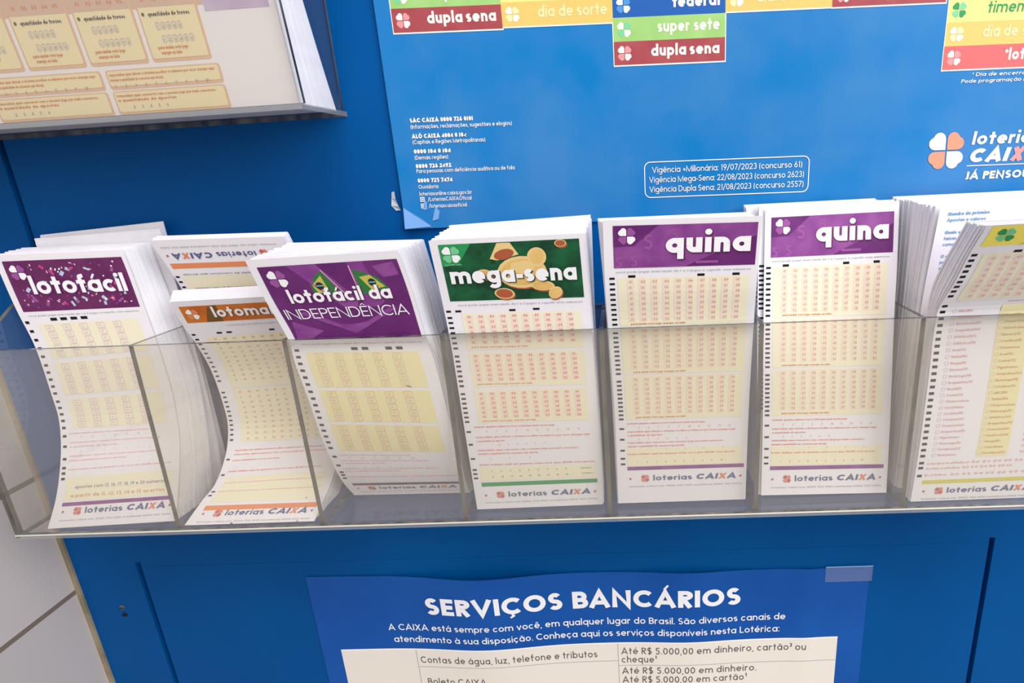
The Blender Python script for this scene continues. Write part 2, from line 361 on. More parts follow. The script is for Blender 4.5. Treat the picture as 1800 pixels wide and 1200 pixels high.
LAYER = 0.00011
class Print:
    """flat artwork in millimetres (x right, y down) laid on a surface: at(x, y, lift) -> world point"""
    def __init__(self, mb, at, maxlen=5.0, oy=0.0, sy=1.0, ox=0.0):
        self.mb = mb; self.at = at; self.maxlen = maxlen; self.oy = oy; self.sy = sy; self.ox = ox
    def P(self, x, y, layer): return self.at(x + self.ox, self.oy + self.sy * y, layer * LAYER)
    def quad(self, q, m, layer):
        (a, b, c, d) = q
        l = max(math.hypot(b[0] - a[0], b[1] - a[1]), math.hypot(c[0] - d[0], c[1] - d[1]))
        k = max(1, int(math.ceil(l / self.maxlen)))
        for i in range(k):
            s, t = i / k, (i + 1) / k
            mix = lambda u, v, z: (u[0] + (v[0] - u[0]) * z, u[1] + (v[1] - u[1]) * z)
            self.mb.face([self.P(*mix(a, b, s), layer), self.P(*mix(a, b, t), layer), self.P(*mix(d, c, t), layer), self.P(*mix(d, c, s), layer)], m)
    def rect(self, x0, y0, x1, y1, m, layer=1):
        ny = max(1, int(math.ceil(abs(y1 - y0) / self.maxlen))); nx = max(1, int(math.ceil(abs(x1 - x0) / (self.maxlen * 2.2))))
        self.mb.grid([[self.P(x0 + (x1 - x0) * i / nx, y1 + (y0 - y1) * j / ny, layer) for i in range(nx + 1)] for j in range(ny + 1)], m)
    def poly(self, pts, m, layer=1, c=None):
        if c is None: c = (sum(p[0] for p in pts) / len(pts), sum(p[1] for p in pts) / len(pts))
        for i in range(len(pts)):
            a, b = pts[i], pts[(i + 1) % len(pts)]
            self.mb.face([self.P(*c, layer), self.P(*a, layer), self.P(*b, layer)], m)
    def ell(self, cx, cy, rx, ry, m, layer=1, rot=0.0, n=20):
        cr, sr = math.cos(rot), math.sin(rot)
        self.poly([(cx + rx * math.cos(t) * cr - ry * math.sin(t) * sr, cy + rx * math.cos(t) * sr + ry * math.sin(t) * cr) for t in [2 * math.pi * i / n for i in range(n)]], m, layer, (cx, cy))
    def line(self, pts, w, m, layer=1, closed=False):
        for q in stroke_quads(pts, w, closed): self.quad(q, m, layer)
    def frame(self, x0, y0, x1, y1, r, w, m, layer=1):
        p = []
        for cx, cy, a in ((x1 - r, y0 + r, -90), (x1 - r, y1 - r, 0), (x0 + r, y1 - r, 90), (x0 + r, y0 + r, 180)):
            for k in range(5): t = math.radians(a + k * 22.5); p.append((cx + r * math.cos(t), cy + r * math.sin(t)))
        self.line(p, w, m, layer, True)
    def rrect(self, x0, y0, x1, y1, r, m, layer=1):
        p = []
        for cx, cy, a in ((x1 - r, y0 + r, -90), (x1 - r, y1 - r, 0), (x0 + r, y1 - r, 90), (x0 + r, y0 + r, 180)):
            for k in range(5): t = math.radians(a + k * 22.5); p.append((cx + r * math.cos(t), cy + r * math.sin(t)))
        self.poly(p, m, layer)
    def text(self, s, x, y, size, m, w=0.12, layer=2, width=None, slant=0.0, seg=6, gap=0.09, tilt=0.0, special=None, rot180=None, baseline=None):
        """baseline at y; size = em in mm; width fits the line; tilt = rise per mm"""
        adv = 0; items = []
        for c in s:
            st, wd = glyph(c, w); items.append((c, st, adv)); adv += wd + (gap if c != ' ' else 0.0)
        nat = (adv - gap) * size
        kx = (width / nat) if width else 1.0
        def tr(px, py):
            gx = x + (px + slant * py) * size * kx
            gy = y - py * size - (gx - x) * tilt
            return (gx, gy)
        for idx, (c, st, ad) in enumerate(items):
            mm = m
            if special and idx in special: mm = special[idx]
            for si, s_ in enumerate(st):
                lay = layer + .02 * si + .007 * (idx % 2)
                k, p = s_[0], s_[1]; ww = w
                if k == 'D':
                    n = max(6, seg * 2)
                    self.poly([tr(ad + p[0] + p[2] * math.cos(2 * math.pi * i / n), p[1] + p[2] * math.sin(2 * math.pi * i / n)) for i in range(n)], mm, lay); continue
                if k == 'E':
                    cx, cy, rx, ry, a0, a1 = p
                    n = max(2, int(round(abs(a1 - a0) / 90.0 * seg)))
                    full = abs(a1 - a0) >= 360
                    pts = [(ad + cx + rx * math.cos(math.radians(a0 + (a1 - a0) * i / n)), cy + ry * math.sin(math.radians(a0 + (a1 - a0) * i / n))) for i in range(n if full else n + 1)]
                    qs = stroke_quads(pts, w, full)
                else:
                    if k == 'W': ww = s_[2]
                    pts = [(ad + p[i], p[i + 1]) for i in range(0, len(p), 2)]
                    qs = stroke_quads(pts, ww)
                for q in qs: self.quad([tr(*z) for z in q], mm, lay)
        return nat * kx
    def clover(self, cx, cy, s, ma, mb_, layer=2, tilt=0.0, gap=0.05, slant=0.0):
        """four hearts tip to tip; ma upper-left and lower-right, mb_ the other two"""
        base = [(0.0, 0.0)]
        for i in range(7): a = math.radians(-90 + i * 27); base.append((.62 + .36 * math.cos(a), .36 + .36 * math.sin(a)))
        for i in range(7): a = math.radians(18 + i * 27); base.append((.36 + .36 * math.cos(a), .62 + .36 * math.sin(a)))
        for sx, sy, m in ((-1, -1, ma), (1, -1, mb_), (-1, 1, mb_), (1, 1, ma)):
            pts = []
            for (u, v) in base:
                px = sx * (u + gap) * s; py = sy * (v + gap) * s
                pts.append((cx + px - slant * py, cy + py - px * tilt))
            c = (cx + sx * (.4 + gap) * s - slant * sy * (.4 + gap) * s, cy + sy * (.4 + gap) * s - sx * (.4 + gap) * s * tilt)
            self.poly(pts, m, layer, c)

# ------------------------------------------------------------------ the setting
def make_board():
    """blue cabinet front with a routed groove around each panel"""
    mb = MB(); gw, gd = 0.0042, 0.0058
    x_lo, x_hi, z_lo, z_hi = -0.1700, 0.92, -0.85, 0.80
    gx = [(-0.1198, -0.1198 + gw), (0.5508, 0.5508 + gw)]
    rings = [(-0.80, -0.1960), (0.0150, 0.76)]
    xs = sorted([x_lo, x_hi] + [v for a in gx for v in a])
    zs = sorted([z_lo, z_hi] + [v for (a, b) in rings for v in (a, a + gw, b - gw, b)])
    def depth(x, z):
        for (a, b) in rings:
            if a < z < b and gx[0][0] < x < gx[1][1]:
                if gx[0][0] < x < gx[0][1] or gx[1][0] < x < gx[1][1]: return gd
                if a < z < a + gw or b - gw < z < b: return gd * 0.03
        return 0.0
    D = [[depth((xs[i] + xs[i + 1]) / 2, (zs[j] + zs[j + 1]) / 2) for j in range(len(zs) - 1)] for i in range(len(xs) - 1)]
    for i in range(len(xs) - 1):
        for j in range(len(zs) - 1):
            d = D[i][j]; x0, x1, z0, z1 = xs[i], xs[i + 1], zs[j], zs[j + 1]
            mb.face([(x0, d, z0), (x1, d, z0), (x1, d, z1), (x0, d, z1)], 'blue_enamel')
            if i + 1 < len(xs) - 1 and D[i + 1][j] != d:
                e = D[i + 1][j]; mb.face([(x1, d, z0), (x1, e, z0), (x1, e, z1), (x1, d, z1)], 'blue_enamel')
            if j + 1 < len(zs) - 1 and D[i][j + 1] != d:
                e = D[i][j + 1]; mb.face([(x0, d, z1), (x1, d, z1), (x1, e, z1), (x0, e, z1)], 'blue_enamel')
    y1 = 0.022
    mb.face([(x_lo, 0, z_lo), (x_lo, 0, z_hi), (x_lo, y1, z_hi), (x_lo, y1, z_lo)], 'blue_enamel')
    mb.face([(x_hi, 0, z_hi), (x_hi, 0, z_lo), (x_hi, y1, z_lo), (x_hi, y1, z_hi)], 'blue_enamel')
    mb.face([(x_lo, 0, z_hi), (x_hi, 0, z_hi), (x_hi, y1, z_hi), (x_lo, y1, z_hi)], 'blue_enamel')
    mb.face([(x_hi, 0, z_lo), (x_lo, 0, z_lo), (x_lo, y1, z_lo), (x_hi, y1, z_lo)], 'blue_enamel')
    mb.face([(x_hi, y1, z_lo), (x_lo, y1, z_lo), (x_lo, y1, z_hi), (x_hi, y1, z_hi)], 'blue_enamel')
    o = mb.build('wall_back'); o['kind'] = 'structure'
    return o
make_board()
mb = MB(); mb.box((-0.1933, -1.0, -0.85), (-0.1733, 0.10, 0.80), 'wall_tile')
o = mb.build('wall_left'); o['kind'] = 'structure'
mb = MB(); mb.box((-0.1733, -0.0018, -0.85), (-0.1698, 0.012, 0.80), 'caulk')
o = mb.build('trim_1'); o['kind'] = 'structure'

for (x, z, lb, mm) in ((-0.1421, -0.2382, 'upper of two small metal screw heads on the blue panel, beside the left groove', 'screw_metal'),
                       (-0.1417, -0.2452, 'lower, darker of two small screw heads on the blue panel, beside the left groove', 'hole_dark')):
    mb = MB()
    rr = 0.0021; n = 14
    ring = lambda r, y: [(x + r * math.cos(2 * math.pi * i / n), y, z + r * math.sin(2 * math.pi * i / n)) for i in range(n + 1)]
    mb.grid([ring(rr, 0.0), ring(rr * .9, -0.0006), ring(rr * .55, -0.0009), ring(0.00001, -0.0009)], mm)
    mb.box((x - rr * .75, -0.00125, z - .0003), (x + rr * .75, -0.0008, z + .0003), 'hole_dark')
    tag(mb.build('screw'), lb, 'screw')

# ------------------------------------------------------------------ acrylic racks
RACK_D, RACK_B = 0.0657, -0.1246
DIV_X = [-0.0174 + 0.093 * k for k in range(7)]
SIDE, EDGE, FACE = 'clear_acrylic_side', 'acrylic_edge', 'clear_acrylic'
rack = empty('acrylic_rack', (0.255, 0, RACK_B - 0.0032))
tag(rack, 'long clear acrylic rack with seven pockets holding the upright slips', 'rack')
XL, XR = -0.1245, 0.6355
mb = MB(); mb.box((XL, -RACK_D, RACK_B), (XR, -RACK_D + 0.0026, 0.0), FACE, {'z+': EDGE, 'x-': EDGE, 'x+': EDGE, 'z-': EDGE})
mb.build('front_panel', rack)
mb = MB(); mb.box((XL + .003, -0.0022, RACK_B), (XR - .003, -0.0002, 0.0), SIDE, {'z+': EDGE})
mb.build('back_panel', rack)
mb = MB(); mb.box((XL, -RACK_D, RACK_B - 0.0030), (XR, -0.0002, RACK_B - 0.0002), SIDE, {'y-': 'clear_acrylic_rim', 'x-': EDGE, 'x+': EDGE})
mb.box((XL, -RACK_D - 0.0004, RACK_B - 0.0006), (XR, -RACK_D, RACK_B + 0.0002), 'acrylic_edge_highlight')  # pale strip paints the bright caustic line along the floor edge
mb.build('floor_plate', rack)
for k, x in enumerate(DIV_X[:6] + [DIV_X[6]]):
    t, b = (x + 0.0019, x - 0.0016) if k == 0 else (x, x)
    mb = MB(); hw = 0.0014
    y0, y1, z0, z1 = -RACK_D + 0.0027, -0.0023, RACK_B, -0.0002
    mb.face([(b - hw, y0, z0), (b + hw, y0, z0), (t + hw, y0, z1), (t - hw, y0, z1)], EDGE)
    mb.face([(b + hw, y1, z0), (b - hw, y1, z0), (t - hw, y1, z1), (t + hw, y1, z1)], EDGE)
    mb.face([(b - hw, y1, z0), (b - hw, y0, z0), (t - hw, y0, z1), (t - hw, y1, z1)], SIDE)
    mb.face([(b + hw, y0, z0), (b + hw, y1, z0), (t + hw, y1, z1), (t + hw, y0, z1)], SIDE)
    mb.face([(t - hw, y0, z1), (t + hw, y0, z1), (t + hw, y1, z1), (t - hw, y1, z1)], EDGE)
    mb.face([(b - hw, y1, z0), (b + hw, y1, z0), (b + hw, y0, z0), (b - hw, y0, z0)], EDGE)
    mb.build('divider', rack)
for x0 in (XL, XR - 0.003):
    mb = MB(); x1 = x0 + 0.003
    prof = [(-RACK_D + .0027, RACK_B), (-0.0023, RACK_B), (-0.0023, 0.030), (-0.020, 0.0185), (-0.0335, 0.0095), (-0.045, 0.0), (-RACK_D + .0027, 0.0)]
    mb.face([(x0, y, z) for y, z in prof], SIDE); mb.face([(x1, y, z) for y, z in reversed(prof)], SIDE)
    for i in range(len(prof)):
        a, b = prof[i], prof[(i + 1) % len(prof)]
        mb.face([(x0, a[0], a[1]), (x1, a[0], a[1]), (x1, b[0], b[1]), (x0, b[0], b[1])], EDGE)
    mb.build('end_panel', rack)

# ------------------------------------------------------------------ slip surfaces
class Surf:
    """sheet through rows of (left xyz, right xyz) in mm, top row first"""
    def __init__(self, rows, like=None):
        self.A = [Vector(r[0:3]) / 1000 for r in rows]; self.B = [Vector(r[3:6]) / 1000 for r in rows]
        d = [0.0]
        for i in range(len(rows) - 1):
            d.append(d[-1] + ((self.A[i + 1] + self.B[i + 1]) - (self.A[i] + self.B[i])).length / 2)
        self.len = d[-1]; self.d = like.d if like else [x / d[-1] for x in d]
        self.cache = {}
    def edge(self, P, t):
        d = self.d; i = 0
        while i < len(P) - 2 and t > d[i + 1]: i += 1
        m = []
        for j in (i, i + 1):
            if j == 0: m.append((P[1] - P[0]) / (d[1] - d[0]))
            elif j == len(P) - 1: m.append((P[-1] - P[-2]) / (d[-1] - d[-2]))
            else: m.append((P[j + 1] - P[j - 1]) / (d[j + 1] - d[j - 1]))
        h = d[i + 1] - d[i]; s = (t - d[i]) / h
        return (2 * s**3 - 3 * s**2 + 1) * P[i] + (s**3 - 2 * s**2 + s) * h * m[0] + (-2 * s**3 + 3 * s**2) * P[i + 1] + (s**3 - s**2) * h * m[1]
    def pair(self, v):
        k = round(v, 5)
        if k not in self.cache:
            a, b = self.edge(self.A, v), self.edge(self.B, v)
            e = 0.004
            dv = (self.edge(self.A, min(v + e, 1)) + self.edge(self.B, min(v + e, 1))) - (self.edge(self.A, max(v - e, 0)) + self.edge(self.B, max(v - e, 0)))
            n = (b - a).cross(dv).normalized()
            if n.y > 0: n = -n
            self.cache[k] = (a, b, n)
        return self.cache[k]
    def at(self, u, v, lift=0.0):
        v = min(max(v, 0.0), 1.0)
        a, b, n = self.pair(v)
        return a + (b - a) * u + n * lift
SLIP_W = 83.0
def front_slip(S, draw, label, oy=0.0, sy=1.0, ox=0.0, flip=False, chop=None):
    mb = MB(); N = 62; L = S.len * 1000; th = 0.00007
    f = [[S.at(u, j / N) for u in (0, 0.5, 1)] for j in range(N + 1)]
    b = [[S.at(u, j / N, -th) for u in (0, 0.5, 1)] for j in range(N + 1)]
    mb.grid([r for r in reversed(f)], 'paper'); mb.grid(b, 'slip_stock')
    for j in range(N):
        mb.face([f[j][0], b[j][0], b[j + 1][0], f[j + 1][0]], 'paper'); mb.face([b[j][2], f[j][2], f[j + 1][2], b[j + 1][2]], 'paper')
    for j in (0, N):
        mb.face([f[j][0], f[j][2], b[j][2], b[j][0]], 'paper')
    if flip: at = lambda x, y, l: S.at(1 - x / SLIP_W, 1 - y / L, l)
    else: at = lambda x, y, l: S.at(x / SLIP_W, y / L, l)
    draw(Print(mb, at, oy=oy, sy=sy, ox=ox))
    return tag(mb.build('lottery_slip'), label, 'slip')
def stack(Sf, Sb, n, label, group, jit=0.0006, dashes=None, skip=0.06, jz=0.0014, fill=.83, every=2):
    """n slips between the front and the back surface, each a thing of its own"""
    N = 31
    for k in range(n):
        t0 = skip + (1 - skip) * k / n; t1 = skip + (1 - skip) * (k + fill) / n
        du = random.uniform(-jit, jit) / 0.083; va = random.uniform(0, jz) / 0.18; vb = va + random.uniform(-1, 1) * .35 * jz / 0.18
        va = max(va, 0); vb = max(vb, 0)
        def pt(u, v, t):
            w = v + (va * (1 - u) + vb * u) * (1 - v)
            return Sf.at(u + du, w) * (1 - t) + Sb.at(u + du, w) * t
        mb = MB()
        f = [[pt(u, j / N, t0) for u in (0, 1)] for j in range(N + 1)]
        b = [[pt(u, j / N, t1) for u in (0, 1)] for j in range(N + 1)]
        mb.grid(list(reversed(f)), 'slip_stock'); mb.grid(b, 'slip_stock')
        mb.grid([[b[j][0], f[j][0]] for j in range(N, -1, -1)], 'slip_stock'); mb.grid([[f[j][1], b[j][1]] for j in range(N, -1, -1)], 'slip_stock')
        mb.face([f[0][0], f[0][1], b[0][1], b[0][0]], 'slip_stock'); mb.face([f[N][1], f[N][0], b[N][0], b[N][1]], 'slip_stock')
        if dashes and k % every == 0:
            e = 0.00012 if k == 0 else 0.00004
            for (da, db) in dashes:
                q = [pt(.008, db, t0), pt(.045, db, t0), pt(.045, da, t0), pt(.008, da, t0)]
                mb.face([p + Vector((0, -e, 0)) for p in q], 'black_ink')
        tag(mb.build('lottery_slip'), label, 'slip', group)

# ------------------------------------------------------------------ printed artwork of the slips
def left_dashes(p, ys, x=1.1, w=2.7, h=1.3):
    for y in ys: p.rect(x, y - h / 2, x + w, y + h / 2, 'black_ink', 1)
def run(a, b, n): return [a + (b - a) * i / (n - 1) for i in range(n)]
def number_grid(p, x0, x1, y0, y1, cols, rows, m, size=1.9, w=.17, pad=True, start=1):
    k = start
    for r in range(rows):
        for c in range(cols):
            s = '%02d' % (k % 100); k += 1
            p.text(s, x0 + (x1 - x0) * c / (cols - 1) - .9 * size / 2, y0 + (y1 - y0) * r / max(1, rows - 1) + size * .36, size, m, w, 2, seg=2, gap=.1)
FINE = 'você pode jogar marcando de 1 a 3 jogos e repetir seus números'
def framed_columns(p, xs, y0, y1, m, rows=5):
    k = 1
    for x in xs:
        for r in range(rows):
            y = y0 + (y1 - y0) * r / (rows - 1)
            p.frame(x - 2.5, y - 1.75, x + 2.5, y + 1.75, .6, .42, m, 2); p.text('%02d' % k, x - 1.2, y + .8, 2.2, m, .17, 2, seg=1); k += 1
def fine_line(p, y, x0, x1, m='pale_grey_ink', s=FINE, size=1.5):
    p.text(s, x0, y, size, m, .17, 2, width=x1 - x0, seg=1)
def footer(p, y, bar0, bar1, m, y2=None, tint='logo_blue_ink'):
    p.rect(5.4, bar0, 80.2, bar1, m, 1)
    p.ell(7.2, y - 1.6, .8, .8, 'logo_red_ink', 2, n=8); p.ell(78.2, y - 1.6, .8, .8, 'logo_red_ink', 2, n=8)
    p.clover(16.8, y - 1.7, 2.5, 'logo_red_ink', 'logo_orange_ink', 2)
    p.text('loterias', 22.0, y, 5.3, tint, .13, 2, width=25, seg=3)
    p.text('CAIXA', 49.5, y, 5.4, tint, .17, 2, width=25.5, seg=3, slant=.15, special={3: 'logo_orange_ink'})
    fine_line(p, y + 4.6, 6.5, 79, s='loterias caixa sac 0800 726 0101 ouvidoria 0800 725 7474')
def red_lines(p, rows, m='pink_ink', size=1.5):
    for (y, x1, s) in rows: p.text(s, 6.2, y, size, m, .2, 2, width=x1 - 6.2, seg=1)
def numbers_row(p, y, xs, k0, m='pink_ink', size=1.9):
    for i, x in enumerate(xs): p.text('%d' % (k0 + i), x, y, size, m, .15, 2, seg=1)
LOREM = ['assinale quantos números você está marcando neste jogo', 'surpresinha: quer deixar o sistema escolher os números por você? marque aqui', 'a quantidade de apostas', 'teimosinha: quer concorrer com o mesmo jogo por mais concursos?', 'marque a quantidade de concursos que deseja', 'bolão: indique aqui em quantas cotas você quer dividir esta aposta']

def draw_mega(p):
    p.rect(4.6, 2.6, 80.2, 37.2, 'green_ink', 1)
    rnd = random.Random(3)
    for i in range(46):
        x = rnd.uniform(5, 76); y = rnd.uniform(3, 33); s = rnd.uniform(2, 4)
        p.rect(x, y, x + s, y + s, rnd.choice(['dark_green_ink', 'green_ink', 'dark_green_ink']), 1.5)
    p.poly([(4.6, 2.6), (22, 2.6), (14, 14), (7, 15.5), (4.6, 15.5)], 'bright_green_ink', 2)
    p.clover(10.6, 8.6, 4.6, 'white_ink', 'leaf_green_ink', 3)
    p.text('loterias', 6.3, 15.0, 1.8, 'leaf_green_ink', .13, 3, width=9, seg=1)
    def coin(cx, cy, rx, ry, rot, shade=False, l=2):
        p.ell(cx + .5, cy + .9, rx, ry, 'coin_shade_ink', l, rot); p.ell(cx, cy, rx, ry, 'coin_rim_ink', l + .5, rot)
        p.ell(cx, cy, rx * .84, ry * .82, 'coin_shade_ink' if shade else 'coin_gold_ink', l + 1, rot)
    p.poly([(36, 3), (43, 3), (47, 10), (35, 13), (31, 12)], 'coin_rim_ink', 2); p.ell(39, 9.6, 5.6, 2.9, 'coin_shade_ink', 2.5, -.25)
    coin(70, 4.6, 3.2, 2.0, 0, True)
    coin(27, 21, 4.6, 3.0, .2)
    coin(47.5, 20.5, 13.6, 9.6, -.05, False, 3)
    p.ell(56.5, 11.8, 5.2, 5.6, 'coin_rim_ink', 4.2, .3); p.ell(56.7, 11.4, 3.9, 4.3, 'coin_gold_ink', 4.6, .3)
    p.poly([(42, 15), (50, 13.4), (55, 16), (54, 20), (48, 21.5), (41, 20)], 'coin_rim_ink', 4.8)
    coin(58, 29, 6.4, 3.0, .05, False, 3)
    coin(36, 33.2, 5.6, 3.4, .1, True, 2)
    coin(64.5, 33.6, 4.2, 3.4, -.7, False, 3)
    p.text('mega-sena', 8.4, 26.6, 14.4, 'dark_green_ink', .17, 6, width=69.5, gap=.06)
    p.text('mega-sena', 7.8, 26.0, 14.4, 'white_ink', .17, 7, width=69.5, gap=.06)
    fine_line(p, 40.3, 8.5, 79)
    left_dashes(p, [43.7]); left_dashes(p, [43.7], x=6.3, w=3.4); left_dashes(p, [43.9, ], x=37.0, w=3.6); left_dashes(p, [43.6], x=50.6, w=3.7)
    left_dashes(p, run(47.8, 67.6, 7) + run(72.8, 91.9, 7) + run(97.1, 115.8, 7) + [122.8, 131.9, 142.2, 150.4, 153.5, 156.7])
    for (a, b) in ((45.4, 68.8), (70.8, 92.8), (95.2, 116.8)):
        p.rect(9.4, a, 77.5, b, 'cream_light_ink', 1)
        for c in range(10): p.rect(11.6 + 6.4 * c, a + 1.2, 15.6 + 6.4 * c, b - 3.6, 'blush_ink', 1.5)
    for (a, b, n) in ((47.4, 64.0, 67.6), (72.8, 88.0, 91.4), (97.2, 112.6, 115.9)):
        number_grid(p, 13.6, 71.4, a, b, 10, 6, 'red_ink', 2.2, .19)
        p.text('para anular este jogo, marque ao lado', 12.0, n, 1.6, 'red_ink', .15, 2, width=33, seg=1)
    red_lines(p, [(119.9, 56, LOREM[0]), (127.2, 77, LOREM[1]), (130.0, 24, LOREM[2]), (136.6, 70, LOREM[3]), (139.2, 44, LOREM[4]), (147.3, 79, LOREM[5])], 'red_ink')
    numbers_row(p, 123.3, [13 + 6.3 * i for i in range(10)], 6); numbers_row(p, 132.9, [20 + 5.6 * i for i in range(6)], 2); numbers_row(p, 143, [13, 25, 38], 2)
    p.rect(5.6, 149.0, 79.5, 159.0, 'cream_ink', 1)
    numbers_row(p, 152.4, [13 + 5.9 * i for i in range(9)], 1, 'grey_ink'); numbers_row(p, 156.6, [13 + 5.9 * i for i in range(9)], 11, 'grey_ink')
    p.text('(dezenas)', 70, 152, 1.5, 'grey_ink', .13, 2, seg=1); p.text('(unidades)', 70.5, 156, 1.5, 'grey_ink', .13, 2, seg=1)
    footer(p, 171.6, 160.2, 163.2, 'bright_green_ink')

def draw_quina(p):
    p.rect(4.0, 3.2, 80.0, 27.2, 'purple_ink', 1)
    p.poly([(4.0, 14.5), (15, 14.5), (28, 3.2), (80, 3.2), (80, 10), (42, 27.2), (4.0, 27.2)], 'violet_light_ink', 1.5)
    p.text('5', 20, 16.5, 11, 'orchid_ink', .12, 2); p.text('5', 4.6, 27.0, 8.4, 'orchid_ink', .14, 2); p.text('5', 13, 26.4, 8.4, 'orchid_ink', .14, 2); p.text('5', 34, 12, 9, 'orchid_ink', .1, 2)
    p.rect(48, 24.0, 60, 25.4, 'orchid_ink', 2)
    p.poly([(4.0, 3.2), (28, 3.2), (15, 14.6), (4.0, 15.0)], 'purple_ink', 2)
    p.clover(11.2, 9.0, 4.4, 'white_ink', 'orchid_ink', 3)
    p.text('quina', 32.6, 19.7, 16.2, 'plum_ink', .185, 4, width=45, gap=.075)
    p.text('quina', 31.8, 19.0, 16.2, 'white_ink', .185, 5, width=45, gap=.075)
    fine_line(p, 30.0, 5, 78)
    for x in (11.6, 49.2, 68.2): p.rect(x, 31.6, x + 3.9, 33.1, 'black_ink', 1)
    left_dashes(p, run(33.4, 63.0, 10) + run(68.6, 95.4, 10) + run(100.6, 126.6, 10) + [133.4, 141.0, 148.8, 154.6, 158.6], x=1.3, w=2.9)
    for (a, b, n) in ((35.6, 60.0, 63.4), (67.6, 91.2, 95.0), (99.6, 122.2, 126.0)):
        p.rect(5.8, a - 2.4, 77.5, n + 1.0, 'cream_ink', 1)
        for c in range(10): p.rect(10.8 + 6.45 * c, a - 1.6, 14.6 + 6.45 * c, b + 1.4, 'blush_ink', 1.5)
        number_grid(p, 13.0, 71.4, a, b, 10, 8, 'brown_ink', 2.2, .17)
        p.text('para anular este jogo, marque ao lado', 12.0, n, 1.6, 'card_text_ink', .15, 2, width=31, seg=1)
    p.rect(5.8, 147.5, 79, 160.2, 'cream_ink', 1)
    red_lines(p, [(130.2, 55, LOREM[0]), (136.0, 74, LOREM[1]), (138.6, 28, LOREM[2]), (143.8, 67, LOREM[3]), (146.4, 42, LOREM[4]), (152.0, 74, LOREM[5])], 'red_ink')
    numbers_row(p, 133.4, [13 + 6.3 * i for i in range(10)], 5); numbers_row(p, 141.4, [13 + 6.0 * i for i in range(6)], 2); numbers_row(p, 149, [30, 42, 54, 66], 3)
    numbers_row(p, 158, [12 + 5.9 * i for i in range(10)], 1, 'brown_ink')
    footer(p, 171.0, 160.6, 163.2, 'violet_light_ink')

def draw_confetti(p):
    p.rect(4.0, 4.1, 80.4, 36.9, 'plum_ink', 1)
    rnd = random.Random(11)
    for i in range(125):
        x = rnd.uniform(8.4, 76.6); y = rnd.uniform(8.4, 32.8); a = rnd.uniform(0, 3.14); big = rnd.random() < .2
        if rnd.random() < .3: y = rnd.choice([rnd.uniform(6.6, 11), rnd.uniform(30, 34.6)])
        if x < 18 and y < 18.5: continue
        m = rnd.choice(['confetti_blue_ink', 'confetti_blue_ink', 'magenta_ink', 'orchid_ink']) if big else rnd.choice(['pink_ink', 'white_ink', 'orchid_ink', 'magenta_ink', 'plum_ink'])
        l, w = (rnd.uniform(1.2, 2.3), rnd.uniform(.6, 1.1)) if big else (rnd.uniform(.35, .9), rnd.uniform(.3, .55))
        c, s = math.cos(a) * l, math.sin(a) * l; c2, s2 = -math.sin(a) * w, math.cos(a) * w
        p.poly([(x + c + c2, y + s + s2), (x + c - c2, y + s - s2), (x - c - c2, y - s - s2), (x - c + c2, y - s + s2)], m, 2 + .004 * i)
    p.clover(11.6, 11.6, 4.6, 'white_ink', 'orchid_ink', 3)
    p.text('lotofácil', 17.2, 26.2, 15.6, 'purple_ink', .15, 4, width=60.6, gap=.05)
    p.text('lotofácil', 16.6, 25.7, 15.6, 'white_ink', .15, 5, width=60.6, gap=.05)
    fine_line(p, 40.0, 6, 79)
    for x in (19.0, 25.6, 32.4, 39.2): p.rect(x, 41.4, x + 4.4, 43.3, 'black_ink', 1)
    left_dashes(p, run(43.6, 66, 5) + run(72, 92, 5) + run(98, 117, 5) + [122.6, 129.6, 138.2, 144.2, 147.8, 151.4], x=1.6, w=2.6, h=1.7)
    for (a, b) in ((45, 68), (71, 94), (97, 118)):
        p.rect(9, a, 76, b, 'cream_light_ink', 1)
        framed_columns(p, [16 + 11.4 * c for c in range(5)], a + 2.8, b - 2.8, 'lilac_ink')
    red_lines(p, [(121.5, 62, LOREM[0]), (127.6, 70, LOREM[1]), (130.6, 40, LOREM[2]), (137, 70, LOREM[3]), (140, 46, LOREM[4]), (146, 77, LOREM[5])], 'pink_ink')
    numbers_row(p, 124.4, [14 + 8 * i for i in range(6)], 15, 'lilac_ink'); numbers_row(p, 134, [14 + 8 * i for i in range(7)], 2, 'lilac_ink')
    p.rect(5.4, 150.6, 79, 166.0, 'cream_light_ink', 1)
    p.text('apostas com 15, 16, 17, 18, 19 e 20 números', 12, 158.2, 3.0, 'grey_ink', .14, 2, width=62, seg=2)
    p.text('a partir de 11, 12, 13, 14 e 15 acertos', 10, 163.8, 3.2, 'brown_ink', .14, 2, width=64, seg=2)
    footer(p, 174.6, 167.0, 169.4, 'violet_light_ink')

